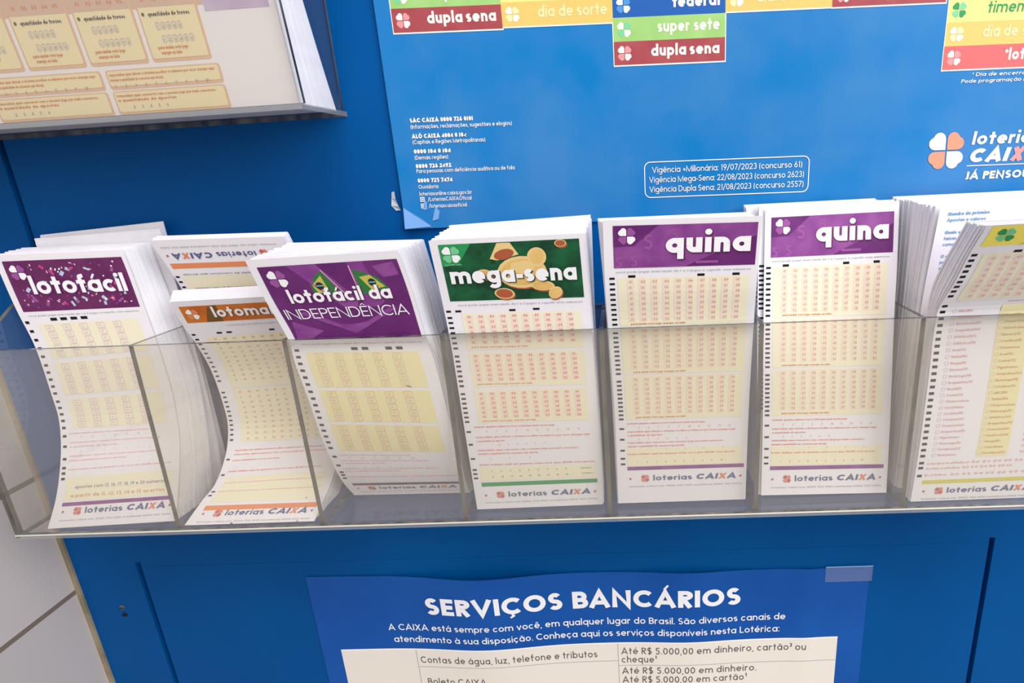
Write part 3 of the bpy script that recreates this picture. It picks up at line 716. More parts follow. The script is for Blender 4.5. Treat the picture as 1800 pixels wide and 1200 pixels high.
def draw_flags(p):
    p.rect(4.4, 4.7, 80.8, 52.9, 'purple_ink', 1)
    p.poly([(20, 4.7), (36, 4.7), (52, 28), (47, 38)], 'violet_light_ink', 1.5); p.poly([(53.4, 4.7), (62, 4.7), (66, 30), (54, 38)], 'violet_light_ink', 1.5)
    p.poly([(13, 34), (72, 34), (43, 49.4)], 'violet_light_ink', 1.6); p.poly([(17, 32.6), (69, 32.6), (43, 46.6)], 'purple_ink', 1.8)
    p.poly([(8, 40), (24, 47), (14, 52.6), (6, 52.6)], 'violet_light_ink', 1.5); p.poly([(66, 8), (78, 6), (79, 14), (70, 15)], 'violet_light_ink', 1.5)
    p.line([(37.6, 8.4), (46.6, 25)], .5, 'pink_ink', 2.5); p.line([(53.6, 6.8), (54.0, 25)], .6, 'pink_ink', 2.5)
    def flag(q, dia, cx, cy):
        p.poly(q, 'flag_green_ink', 2); p.poly(dia, 'flag_yellow_ink', 2.4); p.ell(cx, cy, 2.2, 2.4, 'flag_blue_ink', 2.8, n=12); p.rect(cx - 1.9, cy - .4, cx + 1.9, cy + .25, 'leaf_green_ink', 3.1)
    flag([(37.4, 9), (34, 11), (28.6, 17), (29.4, 25), (33.6, 22.4), (38, 24.6), (44, 23.6)], [(36.4, 11.6), (29.8, 17.4), (31.6, 22.6), (37.8, 21.6)], 33.8, 18)
    flag([(54.8, 9.2), (60, 11.2), (66.6, 14.6), (71, 21.6), (69.4, 24.6), (64.4, 22.2), (59, 24.6), (55, 24)], [(57, 14), (63, 13), (69.4, 20.6), (61.4, 22.2)], 63, 17.6)
    p.clover(12.6, 12.4, 4.9, 'white_ink', 'orchid_ink', 3)
    p.text('lotofácil da', 14.6, 28.4, 11.6, 'plum_ink', .145, 4, width=57.4, gap=.06); p.text('lotofácil da', 14.0, 27.9, 11.6, 'white_ink', .145, 5, width=57.4, gap=.06)
    p.text('INDEPENDÊNCIA', 7.0, 38.4, 9.2, 'white_ink', .07, 5, width=71, gap=.07)
    fine_line(p, 56.4, 7, 80)
    for x in (36.0, 42.4, 56.6, 63.0): p.rect(x, 58.4, x + 3.9, 60.2, 'black_ink', 1)
    left_dashes(p, run(60.0, 82.6, 6) + run(87.4, 106.0, 5) + run(111.6, 129.4, 5) + [136.4, 144.2, 150.6, 153.6, 157.0], x=1.8, w=2.7, h=1.7)
    for (a, b) in ((61.4, 84.4), (86.4, 108.6), (110.8, 131.6)):
        p.rect(8.4, a, 75.4, b, 'cream_yellow_ink', 1)
        framed_columns(p, [15.6 + 11.6 * c for c in range(5)], a + 2.6, b - 2.6, 'rosy_ink')
    p.poly([(61.5, 83.4), (63.5, 83.0), (65.6, 84.4), (63.4, 84.0)], 'black_ink', 2)
    red_lines(p, [(135.2, 52, LOREM[0]), (140.2, 62, LOREM[1]), (142.6, 34, LOREM[2]), (147.6, 68, LOREM[3]), (150.0, 42, LOREM[4]), (156, 78, LOREM[5])], 'pink_ink')
    numbers_row(p, 138, [12 + 8 * i for i in range(6)], 15, 'lilac_ink'); numbers_row(p, 146, [12 + 8 * i for i in range(7)], 2, 'lilac_ink')
    footer(p, 172.6, 163.6, 166.6, 'plum_ink')

def draw_orange(p):
    p.rect(4.2, 3.0, 79.4, 15.6, 'orange_ink', 1)
    p.poly([(17, 15.6), (22, 3.8), (28, 3.0), (28, 15.6)], 'dark_orange_ink', 1.5)
    p.clover(10.6, 9.2, 3.7, 'white_ink', 'footer_orange_ink', 2)
    p.text('lotomania', 24.6, 12.4, 10.6, 'dark_orange_ink', .15, 3, width=51); p.text('lotomania', 24.0, 12.0, 10.6, 'white_ink', .15, 4, width=51)
    fine_line(p, 19.4, 28, 78)
    for x in (18.4, 25.0, 53.6): p.rect(x, 23.8, x + 3.6, 25.1, 'black_ink', 1)
    left_dashes(p, run(24.8, 63.6, 11) + run(72.8, 110.2, 11) + [124, 136, 149.4, 152.6], x=1.5, w=2.5)
    for (a, b) in ((28.6, 64.4), (72.6, 110.6)):
        p.rect(9.6, a - 1.6, 77, b + 1.4, 'cream_ink', 1)
        number_grid(p, 15, 72, a + .6, b - .8, 10, 10, 'brown_ink', 2.0, .18)
    p.rect(9.6, 64.8, 77, 70.0, 'cream_light_ink', 1)
    red_lines(p, [(118, 70, LOREM[1]), (121, 74, LOREM[3]), (125.4, 40, LOREM[4]), (134, 72, LOREM[5])], 'red_ink'); red_lines(p, [(143, 76, LOREM[0]), (150, 76, LOREM[3])], 'pink_ink')
    p.rect(6, 138, 77.6, 158.4, 'cream_light_ink', 1)
    footer(p, 168.0, 160.6, 164.0, 'footer_orange_ink')
    p.ell(30, 174, .8, .8, 'black_ink', 2, n=8); p.ell(72, 173.6, .6, .6, 'grey_ink', 2, n=8); p.ell(70.5, 157.2, .6, .6, 'grey_ink', 2, n=8)

def draw_flipped(p):
    footer(p, 174.4, 163.8, 167.4, 'footer_orange_ink', tint='logo_blue_ink')
    red_lines(p, [(120, 70, LOREM[1]), (150, 74, LOREM[3]), (160.0, 76, LOREM[4])], 'grey_ink')
    left_dashes(p, [140, 147.0, 150.6, 154.4, 158.0], x=79.5, w=2.4)
    p.rect(6, 140, 77.6, 158.4, 'cream_light_ink', 1)

def draw_yellow(p):
    p.rect(3.4, 0.8, 80, 15.0, 'banner_yellow_ink', 1); p.poly([(22, 15), (40, .8), (62, .8), (44, 15)], 'lime_ink', 1.5)
    p.clover(12.6, 7.4, 4.4, 'bright_green_ink', 'leaf_green_ink', 2, slant=-.2)
    p.text('timemania', 30, 12, 10.5, 'bright_green_ink', .13, 3, width=46, slant=.12)
    for x in (22.4, 58): p.rect(x, 18.8, x + 4.2, 20.6, 'black_ink', 1)
    left_dashes(p, run(21.2, 52.6, 9) + run(60.6, 158.4, 24) + [163.4, 167.0, 172.8], x=1.4, w=3.0, h=1.8)
    p.rect(7.5, 20.6, 79, 56.4, 'cream_light_ink', 1)
    for c in range(10): p.rect(11.2 + 6.7 * c, 22, 15.4 + 6.7 * c, 55, 'blush_ink', 1.3)
    number_grid(p, 14, 74, 24.0, 53.2, 10, 8, 'pink_ink', 2.5, .17)
    p.text('marque aqui um time', 38, 59.4, 2.0, 'pink_ink', .14, 2, seg=1)
    p.rect(36.0, 61.6, 55.0, 160.6, 'cream_yellow_ink', 1)
    names = ['ABC/RN', 'América/MG', 'Americano/RJ', 'Anapolina/GO', 'Atlético/GO', 'Athletico/PR', 'Avaí/SC', 'Bahia/BA', 'Bangu/RJ', 'Barueri/SP', 'Botafogo/PB', 'Bragantino/SP', 'Brasil/RS', 'Ceará/CE', 'Chapecoense', 'Corinthians', 'Coritiba/PR', 'Criciúma/SC', 'Cruzeiro/MG', 'Desportiva/ES', 'Figueirense', 'Flamengo/RJ', 'Fortaleza/CE', 'Fluminense']
    for i, s in enumerate(names):
        y = 65.4 + 4.06 * i
        p.frame(8.6, y - 1.8, 10.6, y + .2, .6, .25, 'lilac_ink', 2); p.text(s, 12.0, y, 2.2, 'pink_ink', .15, 2, seg=2)
        p.text(names[(i * 7 + 5) % 24], 40.0, y, 2.2, 'brown_ink', .15, 2, seg=2); p.text(names[(i * 5 + 3) % 24], 63.0, y, 2.2, 'pink_ink', .15, 2, seg=2)
        p.frame(37.2, y - 1.8, 39.2, y + .2, .6, .25, 'lilac_ink', 2)
    red_lines(p, [(164.6, 79, 'surpresinha 02 03 04 05 06 07 08'), (168.2, 60, 'teimosinha 02 03 04 06 09 12'), (173.0, 79, 'bolão 02 03 04 05 06 07 08 09')], 'pink_ink', 2.0)
    footer(p, 186.0, 176.2, 179.0, 'lime_ink')

def draw_blue_text(p):
    for i, s in enumerate(['Quadro de prêmios', 'Apostas e valores', '', 'Quais são as', 'faixas de acerto', 'como receber', '', 'O que é preciso', 'para resgatar', 'o prêmio', 'em até', '90 dias', 'corridos', 'do sorteio']):
        p.text(s, 5.2 + .1 * i, 5.2 + 3.55 * i, 2.6, 'blue_text_ink', .14 if i % 3 else .18, 2, seg=2)

# ------------------------------------------------------------------ the stacks, pocket by pocket
def shelf(top, mid, bot):
    """back surface of a stack from three rows (x of left edge, y, z, raise of right corner), slips 83 mm wide"""
    return Surf([(r[0], r[1], r[2], r[0] + (r[4] if len(r) > 4 else 83), r[1], r[2] + r[3]) for r in (top, mid, bot)])
S_conf = Surf([(-115.5, -29.0, 51.3, -33.9, -29.0, 51.7), (-116.1, -28.0, 40.0, -33.1, -28.0, 39.8), (-115.4, -26.5, 15.7, -32.5, -26.5, 16.4), (-112.7, -25.5, -8.8, -31.7, -25.5, -4.8), (-112.7, -25.5, -45.0, -30.6, -25.5, -40.6), (-111.2, -27.5, -59.6, -30.0, -27.5, -57.1), (-108.5, -34.0, -75.2, -26.7, -34.0, -72.2), (-103.8, -45.0, -90.3, -22.0, -45.0, -86.4), (-104.1, -53.0, -106.4, -21.5, -53.0, -102.9), (-108.5, -60.0, -124.0, -22.3, -60.0, -121.0)])
ORNG = [(-10.2, -33.0, 17.9, 72.5, -33.0, 19.3), (-10.8, -26.5, 1.7, 72.2, -26.5, 3.7), (-9.4, -21.0, -12.8, 72.3, -21.0, -10.1), (-10.2, -12.5, -35.9, 71.9, -12.5, -32.7), (-11.4, -8.0, -68.5, 69.6, -8.0, -65.0), (-12.8, -8.6, -83.5, 68.6, -8.6, -81.5), (-13.4, -16.0, -97.9, 69.8, -16.0, -95.5), (-11.5, -34.0, -109.8, 71.2, -34.0, -107.0), (-13.5, -46.0, -115.2, 70.4, -46.0, -114.6), (-17.2, -60.5, -124.2, 68.6, -60.5, -124.0)]
S_orng = Surf(ORNG)
S_flag = Surf([(71.3, -75.5, 48.7, 155.0, -75.5, 50.8), (73.3, -69.0, 25.8, 157.1, -69.0, 27.6), (77.6, -62.2, -0.5, 158.6, -62.2, -1.0), (78.3, -61.5, -15.9, 161.8, -61.5, -19.0), (81.2, -60.0, -41.2, 164.2, -60.0, -44.2), (81.8, -57.0, -62.9, 165.6, -57.0, -67.9), (82.5, -52.0, -83.4, 166.2, -52.0, -86.4), (82.2, -44.0, -103.8, 165.0, -44.0, -105.3), (81.8, -31.0, -123.4, 163.2, -31.0, -124.2)])
S_mega = Surf([(172.5, -76.5, 55.4, 255.6, -76.5, 56.2), (172.6, -62.5, -0.4, 256.2, -62.5, -1.1), (173.4, -59.0, -58.2, 257.0, -59.0, -58.5), (173.6, -53.5, -123.4, 256.7, -53.5, -122.4)])
S_qui1 = Surf([(266.0, -79.5, 62.9, 349.2, -79.5, 62.1), (265.4, -70.0, 24.7, 349.4, -70.0, 23.9), (265.8, -62.2, -1.5, 350.0, -62.2, -1.8), (267.1, -55.5, -61.2, 349.8, -55.5, -61.5), (266.8, -53.0, -122.4, 349.9, -53.0, -122.2)])
S_qui2 = Surf([(364.0, -22.0, 61.4, 445.8, -22.0, 62.7), (363.2, -28.0, 22.2, 445.6, -28.0, 22.7), (362.9, -32.0, -6.8, 445.0, -32.0, -7.2), (362.5, -41.0, -71.2, 444.8, -41.0, -72.5), (361.7, -47.0, -123.4, 444.5, -47.0, -124.3)])
S_yell = Surf([(453.8, -100.0, 55.2, 536.8, -100.0, 56.7), (454.6, -86.5, 38.2, 537.6, -86.5, 39.7), (455.3, -76.0, 22.7, 538.3, -76.0, 24.2), (455.3, -69.0, 13.3, 538.2, -69.0, 14.8), (455.3, -62.2, 1.1, 538.2, -62.2, 2.6), (455.6, -61.0, -45.0, 538.6, -61.0, -43.5), (455.6, -60.0, -86.4, 538.6, -60.0, -84.9), (455.0, -58.5, -124.2, 538.0, -58.5, -123.6)])

front_slip(S_conf, draw_confetti, 'front slip with purple confetti banner and white lettering, in the leftmost rack pocket')
B1 = shelf((-112, -13, 54.5, .5), (-105.5, -10, -40, 3), (-106, -22, -123.5, 0))
stack(S_conf, B1, 22, 'white slip edge-on in the stack behind the purple confetti slip', 'slips stacked behind the purple confetti slip')
T1 = shelf((-105.5, -11.5, 59.0, 3.6), (-105, -8, -40, 2), (-105, -14, -123.5, 0)); T2 = shelf((-104.5, -5.5, 61.0, 6.0), (-104.5, -3.2, -40, 2), (-104.5, -3.6, -123.5, 0))
TL_, TG_ = ('white slip standing crooked and highest at the back of the leftmost pocket', 'crooked slips at the back of the leftmost pocket')
T3 = shelf((-105.0, -8.9, 59.8, 4.0), (-104.8, -6.2, -40, 2), (-104.8, -9, -123.5, 0)); T4 = shelf((-104.0, -6.6, 60.8, 5.6), (-104.6, -4.6, -40, 2), (-104.6, -6, -123.5, 0))
stack(T1, T3, 4, TL_, TG_, jit=.0016, skip=0, jz=.003); stack(T4, T2, 2, TL_, TG_, jit=.0008, skip=0, jz=.001)

front_slip(S_orng, draw_orange, 'curled front slip with narrow orange banner, in the second pocket from the left')
B2 = Surf([(r[0] + .8, r[1] + dy, r[2] + dz, r[3] + .8, r[4] + dy, r[5] + dz) for r, dy, dz in zip(ORNG, (4.5, 4, 3.5, 3, 2.6, 3.0, 8, 20, 25, 34), (7.4, 6, 4, 2, 1, 0, 0, 0, 0, 1.0))], S_orng)
stack(S_orng, B2, 12, 'white curled slip edge-on in the stack behind the orange bannered slip', 'slips stacked behind the orange bannered slip', jit=.0003, jz=0, skip=.12, fill=.78)
FLIP = [(-13.5, -31, 56.5, 68.5, -31, 56.0), (-9.6, -20.5, 23.5, 72.4, -20.5, 23.5), (-9.9, -13.8, 0, 72.2, -13.8, 0), (-10.2, -6.8, -30, 72, -6.8, -30), (-10.6, -4.2, -60, 71.6, -4.2, -60), (-10.6, -4.2, -90, 71.6, -4.2, -90), (-11, -12, -122, 72, -12, -122)]
F2 = Surf(FLIP)
front_slip(F2, draw_flipped, 'slip standing upside down with orange stripe and inverted lettering, behind the orange bannered slip', flip=True)
F3 = Surf([(r[0] + .4, r[1] + dy, r[2] + dz, r[3] + .4, r[4] + dy, r[5] + dz) for r, dy, dz in zip(FLIP, (6, 5, 3.6, 2.2, 1.6, 1.6, 8), (2.6, 1, 0, 0, 0, 0, 0))], F2)
stack(F2, F3, 7, 'white slip edge-on behind the upside-down slip with the orange stripe', 'slips stacked behind the upside-down slip', jit=.0008, jz=0, skip=.14)

front_slip(S_flag, draw_flags, 'front slip with purple banner and two green flags, in the third pocket')
B3 = shelf((72.5, -34, 53.0, -.6), (79.5, -26, -8, 0), (83.5, -10, -124, 0))
stack(S_flag, B3, 26, 'white slip edge-on in the stack behind the purple slip with green flags', 'slips stacked behind the purple slip with green flags')

front_slip(S_mega, draw_mega, 'front slip with green banner and gold coins, in the fourth pocket')
B4 = shelf((175.2, -41, 60.5, 2.6), (173.4, -30, -4, 0), (173.2, -20, -124, 0))
DASH = [(.26 + .0178 * i, .2675 + .0178 * i) for i in range(7)] + [(.41 + .0176 * i, .4172 + .0176 * i) for i in range(7)] + [(.54 + .0176 * i, .5472 + .0176 * i) for i in range(7)]
stack(S_mega, B4, 26, 'white slip edge-on in the stack behind the green slip with gold coins', 'slips stacked behind the green slip with gold coins', dashes=DASH)

front_slip(S_qui1, draw_quina, 'purple bannered slip leaning forward over the rack edge, beside the green slip with coins', ox=1.2)
B5 = shelf((263.5, -72, 64.0, .4, 80), (265.6, -58.5, -2, 0), (266.6, -48, -124, 0))
stack(S_qui1, B5, 6, 'white slip edge-on in the thin stack behind the forward-leaning purple slip', 'slips stacked behind the forward-leaning purple slip', jit=.0008)

front_slip(S_qui2, draw_quina, 'purple bannered slip standing back in its pocket, beside the yellow bannered slip', oy=2.6, sy=1.026)
B6 = shelf((360.4, -17.5, 62.8, .8), (359.4, -28, -8, 0), (359.4, -42, -124, 0))
QD = [(.19 + .0157 * i, .1975 + .0157 * i) for i in range(10)] + [(.365 + .0152 * i, .372 + .0152 * i) for i in range(10)] + [(.545 + .0150 * i, .552 + .0150 * i) for i in range(10)]
A6 = shelf((360.6, -20.4, 62.4, .8), (359.6, -30.4, -8, 0), (359.4, -45.2, -124, 0))
stack(A6, B6, 5, 'white slip edge-on just behind the set-back purple slip', 'slips just behind the set-back purple slip', jit=.0003, dashes=QD, every=1)
Q1 = shelf((353.8, -16, 62.6, .4), (360.2, -24, -6, 0), (360.6, -38, -124, 0)); Q2 = shelf((354.0, -6, 63.2, .8), (360.2, -5, -6, 0), (360.6, -6, -124, 0))
stack(Q1, Q2, 14, 'white slip poking out to the left at the back of the set-back purple slip', 'left-poking slips behind the set-back purple slip', dashes=QD, skip=0)

front_slip(S_yell, draw_yellow, 'slip with yellow banner curling out over the rack at the right edge of the photo')
B7 = Surf([(455.2, -80, 55.6, 538.2, -80, 57), (453.6, -58, 20, 536.6, -58, 21), (454.0, -53, 0, 537, -53, 1), (454.2, -52.0, -124, 537.2, -52.0, -124)])
stack(S_yell, B7, 9, 'white slip edge-on behind the curling yellow bannered slip', 'slips behind the curling yellow bannered slip')
G1 = shelf((456.5, -50, 60.6, 1.4, 82), (454.6, -45, 0, 0), (453.6, -42, -124, 0)); G2 = shelf((446.8, -9, 64.6, 1.0, 90), (451.2, -7, 0, 0), (452.4, -7, -124, 0))
front_slip(G1, draw_blue_text, 'white slip with pale blue printed lines, behind the curling yellow bannered slip')
stack(G1, G2, 26, 'white slip edge-on in the tall stack behind the slip with pale blue lines', 'slips in the tall stack at the right', jit=.0012)

# ------------------------------------------------------------------ upper left rack with its landscape sheets
UB = 0.1285
def up_tilt(x, z): return z + (x - 0.104) * 0.024
rack2 = empty('acrylic_rack', (-0.03, 0, UB - 0.003))
tag(rack2, 'upper clear acrylic rack holding the large landscape sheets at top left', 'rack')
def slab(x0, x1, yb0, yb1, z0, z1, lean, fm, em):
    mb = MB()
    P = lambda x, y, z: (x, y + (z - z0) * lean, up_tilt(x, z))
    a = [(x0, yb0), (x1, yb0), (x1, yb1), (x0, yb1)]
    lo = [P(x, y, z0) for x, y in a]; hi = [P(x, y, z1) for x, y in a]
    mb.face([lo[0], lo[1], hi[1], hi[0]], fm[0]); mb.face([lo[2], lo[3], hi[3], hi[2]], fm[1])
    mb.face([lo[1], lo[2], hi[2], hi[1]], em); mb.face([lo[3], lo[0], hi[0], hi[3]], em)
    mb.face([hi[0], hi[1], hi[2], hi[3]], fm[2]); mb.face([lo[3], lo[2], lo[1], lo[0]], fm[3])
    return mb
UX0, UX1 = -0.166, 0.1075
slab(UX0, UX1, -0.0536, -0.0512, UB, UB + .15, -.13, (FACE, FACE, EDGE, EDGE), EDGE).build('front_panel', rack2)
slab(UX0, UX1 - .003, -0.0022, -0.0002, UB, UB + .21, 0, (SIDE, SIDE, EDGE, EDGE), EDGE).build('back_panel', rack2)
slab(UX0, UX1 - .001, -0.0536, -0.0002, UB - .0030, UB - .0001, 0, ('clear_acrylic_rim', EDGE, SIDE, SIDE), 'clear_acrylic_rim').build('floor_plate', rack2)
slab(UX0, UX0 + .003, -0.0510, -0.0024, UB, UB + .15, 0, (EDGE, EDGE, EDGE, EDGE), SIDE).build('end_panel', rack2)

SX0, SX1 = -0.160, 0.1032
def sheet_front(x, z): return -0.0495 - (z - UB) * 0.128
def sheet_back(x, z):
    t = (z - UB); return -0.0032 - 0.37 * t * (1 - .3 * t / .19)
ZT = UB + 0.192
mb = MB()
rows = [[(x, sheet_front(x, z), up_tilt(x, z)) for x in (SX0, SX1)] for z in [UB + .0004 + (ZT - UB) * i / 12 for i in range(13)]]
mb.grid(rows, 'paper')
brow = [[(p[0], p[1] + .0002, p[2]) for p in r] for r in rows]
mb.grid([list(reversed(r)) for r in brow], 'slip_stock')
for r, b in ((rows[0], brow[0]), (rows[-1], brow[-1])): mb.face([r[0], r[1], b[1], b[0]], 'paper')
for k in (0, 1): mb.grid([[rows[j][k], brow[j][k]] for j in range(13)], 'paper')
# artwork in mm: x = world X, y = -(height above the rack floor)
def at_sheet(x, y, l):
    X = x / 1000; z = UB - y / 1000
    return Vector((X, sheet_front(X, z) - l, up_tilt(X, z) - .0))
p = Print(mb, at_sheet, maxlen=12)
def card(x0, x1, y0, y1):
    p.rrect(x0, -y1, x1, -y0, 1.6, 'card_border_ink', 1); p.rrect(x0 + .8, -y1 + .6, x1 - 1.2, -y0 - 1.6, 1.2, 'card_cream_ink', 2)
p.rect(-158, -190, 66.5, -49, 'card_rose_ink', .6)
p.rect(66.5, -190, 100, -46, 'card_lilac_ink', .6)
for k in range(5):
    x0 = 31.6 - 33.6 * k; x1 = x0 + 31.6
    card(x0, x1, 24.6, 150)
    p.rect(x0 + .9, -148, x1 - 1.3, -49.5, 'card_rose_ink', 2.4)
    for r in range(12):
        for c in range(5): p.text('%02d' % ((r * 5 + c + 1) % 100), x0 + 3.4 + 5.4 * c, -52 - 5.0 * r, 2.6, 'card_text_ink', .12, 3, seg=1)
    p.ell(x0 + 2.6, -46.4, .8, .9, 'card_dark_ink', 3, n=8)
    p.text('quantidade de trevos', x0 + 5.2, -45.4, 2.6, 'card_dark_ink', .2, 3, width=21.6, seg=1)
    for r in range(2):
        for c in range(5 + r): p.frame(x0 + 7.5 + 2.9 * c + 1.4 * r, -42.6 + 6 * r, x0 + 9.4 + 2.9 * c + 1.4 * r, -39.4 + 6 * r, .8, .3, 'pale_grey_ink', 3); p.text('%d' % (c + 1), x0 + 8.0 + 2.9 * c + 1.4 * r, -40.0 + 6 * r, 2.0, 'grey_ink', .14, 3, seg=1)
    p.text('para anular este jogo', x0 + 5, -30.4, 2.2, 'card_text_ink', .19, 3, width=16, seg=1); p.text('marque ao lado', x0 + 6, -28.0, 2.2, 'card_text_ink', .19, 3, width=11, seg=1)
for (x0, x1) in ((4, 66), (-62, 1.5), (-128, -64.5)):
    card(x0, x1, 13.0, 22.4); card(x0, x1, -2 + 2.2, 12.2)
    p.text(LOREM[1], x0 + 1.6, -19.4, 1.9, 'card_text_ink', .16, 3, width=(x1 - x0) * .92, seg=1); p.text(LOREM[4], x0 + 1.6, -17.0, 1.9, 'card_text_ink', .16, 3, width=(x1 - x0) * .46, seg=1)
    p.text(LOREM[3], x0 + 1.8, -9.2, 1.9, 'card_text_ink', .16, 3, width=(x1 - x0) * .88, seg=1); p.text(LOREM[2], x0 + 1.8, -7.0, 1.9, 'card_text_ink', .16, 3, width=(x1 - x0) * .52, seg=1)
    for c in range(10): p.text('%d' % (c + 1), x0 + 3 + 5.5 * c, -14.0, 2.0, 'grey_ink', .15, 3, seg=1)
    for c in range(5): p.text('%d' % (c + 2), x0 + 9 + 4.6 * c, -3.4, 2.2, 'grey_ink', .15, 3, seg=1)
tag(mb.build('landscape_sheet'), 'front landscape sheet printed with cream card grids, in the upper rack', 'sheet')
for k in range(22):
    t0 = .03 + .97 * k / 22; t1 = t0 + .97 / 22 * .85
    dx = random.uniform(-.0012, .0004) - (.0006 if k else 0)
    mb = MB(); f = []; b = []
    for i in range(13):
        z = UB + .0004 + (ZT - UB) * i / 12
        for (lst, t) in ((f, t0), (b, t1)):
            lst.append([(x, sheet_front(x, z) * (1 - t) + sheet_back(x, z) * t, up_tilt(x, z)) for x in (SX0 + dx, SX1 + dx)])
    mb.grid(f, 'slip_stock'); mb.grid([list(reversed(r)) for r in b], 'slip_stock')
    mb.grid([[f[j][1], b[j][1]] for j in range(13)], 'slip_stock'); mb.grid([[b[j][0], f[j][0]] for j in range(13)], 'slip_stock')
    mb.face([f[-1][0], f[-1][1], b[-1][1], b[-1][0]], 'slip_stock'); mb.face([b[0][0], b[0][1], f[0][1], f[0][0]], 'slip_stock')
    tag(mb.build('landscape_sheet'), 'white landscape sheet edge-on in the stack behind the cream card sheet', 'sheet', 'landscape sheets stacked in the upper rack')

# ------------------------------------------------------------------ blue calendar poster, upper right
def poster_y(x, z):
    e = math.exp(-((x - 133.5) / 9.0) ** 2) * (0.2 + 0.3 * max(0, min(1, (z - 60) / 140)))
    c = 3.2 * math.exp(-(((x - 133.5) / 11.0) ** 2 + ((z - 55.5) / 9.0) ** 2))
    return -(0.0012 + 0.0010 * e + 0.0006 * c + 0.0006 * (1 + math.sin(x / 55.0)))
PX0, PX1, PZ0, PZ1 = 133.8, 640.0, 55.4, 520.0
mb = MB()
nx, nz = 70, 54
xs = [PX0 + (PX1 - PX0) * (i / nx) ** 1.3 for i in range(nx + 1)]; zs = [PZ0 + (PZ1 - PZ0) * (j / nz) ** 1.3 for j in range(nz + 1)]
mb.grid([[(x / 1000, poster_y(x, z), z / 1000) for x in xs] for z in zs], 'poster_blue')
for j in (0,): mb.grid([[(x / 1000, poster_y(x, zs[j]) + .0003, zs[j] / 1000) for x in xs], [(x / 1000, poster_y(x, zs[j]), zs[j] / 1000) for x in xs]], 'poster_blue')
mb.grid([[(xs[0] / 1000, poster_y(xs[0], z), z / 1000), (xs[0] / 1000, poster_y(xs[0], z) + .0003, z / 1000)] for z in zs], 'poster_blue')
p = Print(mb, lambda x, y, l: Vector((x / 1000, poster_y(x, -y) - l - .0001, -y / 1000)), maxlen=4)
def cell(x0, x1, z0, kind):
    """one calendar cell 12.9 mm high with its clover and name"""
    bg, fg, a, b, s, wd, ww = {
        'dupla': ('cell_maroon_ink', 'ivory_ink', 'ivory_ink', 'cell_rose_ink', 'dupla sena', 41, .165),
        'dia': ('cell_gold_ink', 'pale_gold_ink', 'ivory_ink', 'pale_gold_ink', 'dia de sorte', 41, .13),
        'super': ('cell_green_ink', 'ivory_ink', 'ivory_ink', 'leaf_green_ink', 'super sete', 37, .15),
        'federal': ('cell_blue_ink', 'ivory_ink', 'ivory_ink', 'poster_pale_blue', 'federal', 28, .165),
        'time': ('cell_yellow_ink', 'bright_green_ink', 'bright_green_ink', 'leaf_green_ink', 'timemania', 40, .12),
        'loteca': ('cell_red_ink', 'ivory_ink', 'ivory_ink', 'cell_rose_ink', '*loteca', 26, .16),
        'mais': ('cell_yellow_ink', 'dark_green_ink', 'bright_green_ink', 'leaf_green_ink', '+milionária', 40, .15),
        'quina': ('purple_ink', 'ivory_ink', 'ivory_ink', 'orchid_ink', 'quina', 26, .165)}[kind]
    p.rect(x0, -z0 - 12.9, x1, -z0, bg, 1)
    if kind in ('dupla', 'super', 'loteca'): p.poly([(x0, -z0 - 12.9), (x0 + 13, -z0 - 12.9), (x0 + 10, -z0), (x0, -z0)], bg, 1.4)
    p.clover(x0 + 6.4, -z0 - 6.4, 3.9, a, b, 2, gap=.06)
    if kind == 'dupla':
        p.text('dupla', x1 - 3.4 - wd, -z0 - 4.3, 8.6, fg, ww, 2, width=21.0); p.text('sena', x1 - 3.4 - 17.9, -z0 - 4.3, 8.6, fg, ww, 2, width=17.9)
    else: p.text(s, x1 - 3.4 - wd, -z0 - 4.3, 8.6, fg, ww, 2, width=wd, slant=.1 if kind == 'time' else 0)
cols = [(143.4, 208.6, 170.7, ['dupla', 'super', 'quina', 'mais']), (208.6, 274.6, 171.6, ['dia', 'time', 'quina', 'mais']), (274.6, 341.4, 148.0, ['dupla', 'super', 'federal', 'dia', 'quina', 'mais']),
        (341.4, 404.0, 174.4, ['dia', 'time', 'quina']), (404.0, 470.6, 174.2, ['dupla', 'super', 'quina']), (472.6, 539.0, 137.6, ['loteca', 'dia', 'time', 'federal', 'quina', 'mais'])]
for (x0, x1, z0, names) in cols:
    p.rect(x0 - .5, -(z0 + 12.9 * len(names)), x1 + .5, -z0 + .6, 'ivory_ink', .8)
    for i, k in enumerate(names): cell(x0, x1, z0 + 12.9 * i + .2, k)
info = [(212, 'SAC CAIXA 0800 726 0101', 112, 1), (222.5, '(Informações, reclamações, sugestões e elogios)', 180, 0), (239, 'ALÔ CAIXA 4004 0 104', 97, 1), (248.6, '(Capitais e Regiões Metropolitanas)', 130, 0),
        (265, '0800 104 0 104', 66, 1), (275.5, '(Demais regiões)', 60, 0), (290.5, '0800 726 2492', 64, 1), (299, 'Para pessoas com deficiência auditiva ou de fala', 178, 0), (316, '0800 725 7474', 63, 1), (327, 'Ouvidoria', 36, 0),
        (339.6, 'loteriasonline.caixa.gov.br', 96, 0), (350, '/LoteriasCAIXAOficial', 80, 0), (362, '/loteriascaixaoficial', 70, 0)]
for i, (py, s, wpx, bold) in enumerate(info):
    z = 121.6 - (py - 212) * .347; x = 145.8
    if i >= 11:
        p.rect(x, -z - 1.6, x + 2.8, -z + 1.4, 'ivory_ink', 2); p.frame(x + .7, -z - 1.0, x + 2.1, -z + .7, .5, .4, 'poster_blue', 3); x += 5.0
    p.text(s, x, -z + 1.2, 3.5 if bold else 3.3, 'ivory_ink', .2 if bold else .1, 2, width=wpx * .352, seg=3)
p.frame(291.2, -91.2, 395.4, -69.4, 3.6, .55, 'ivory_ink', 2)
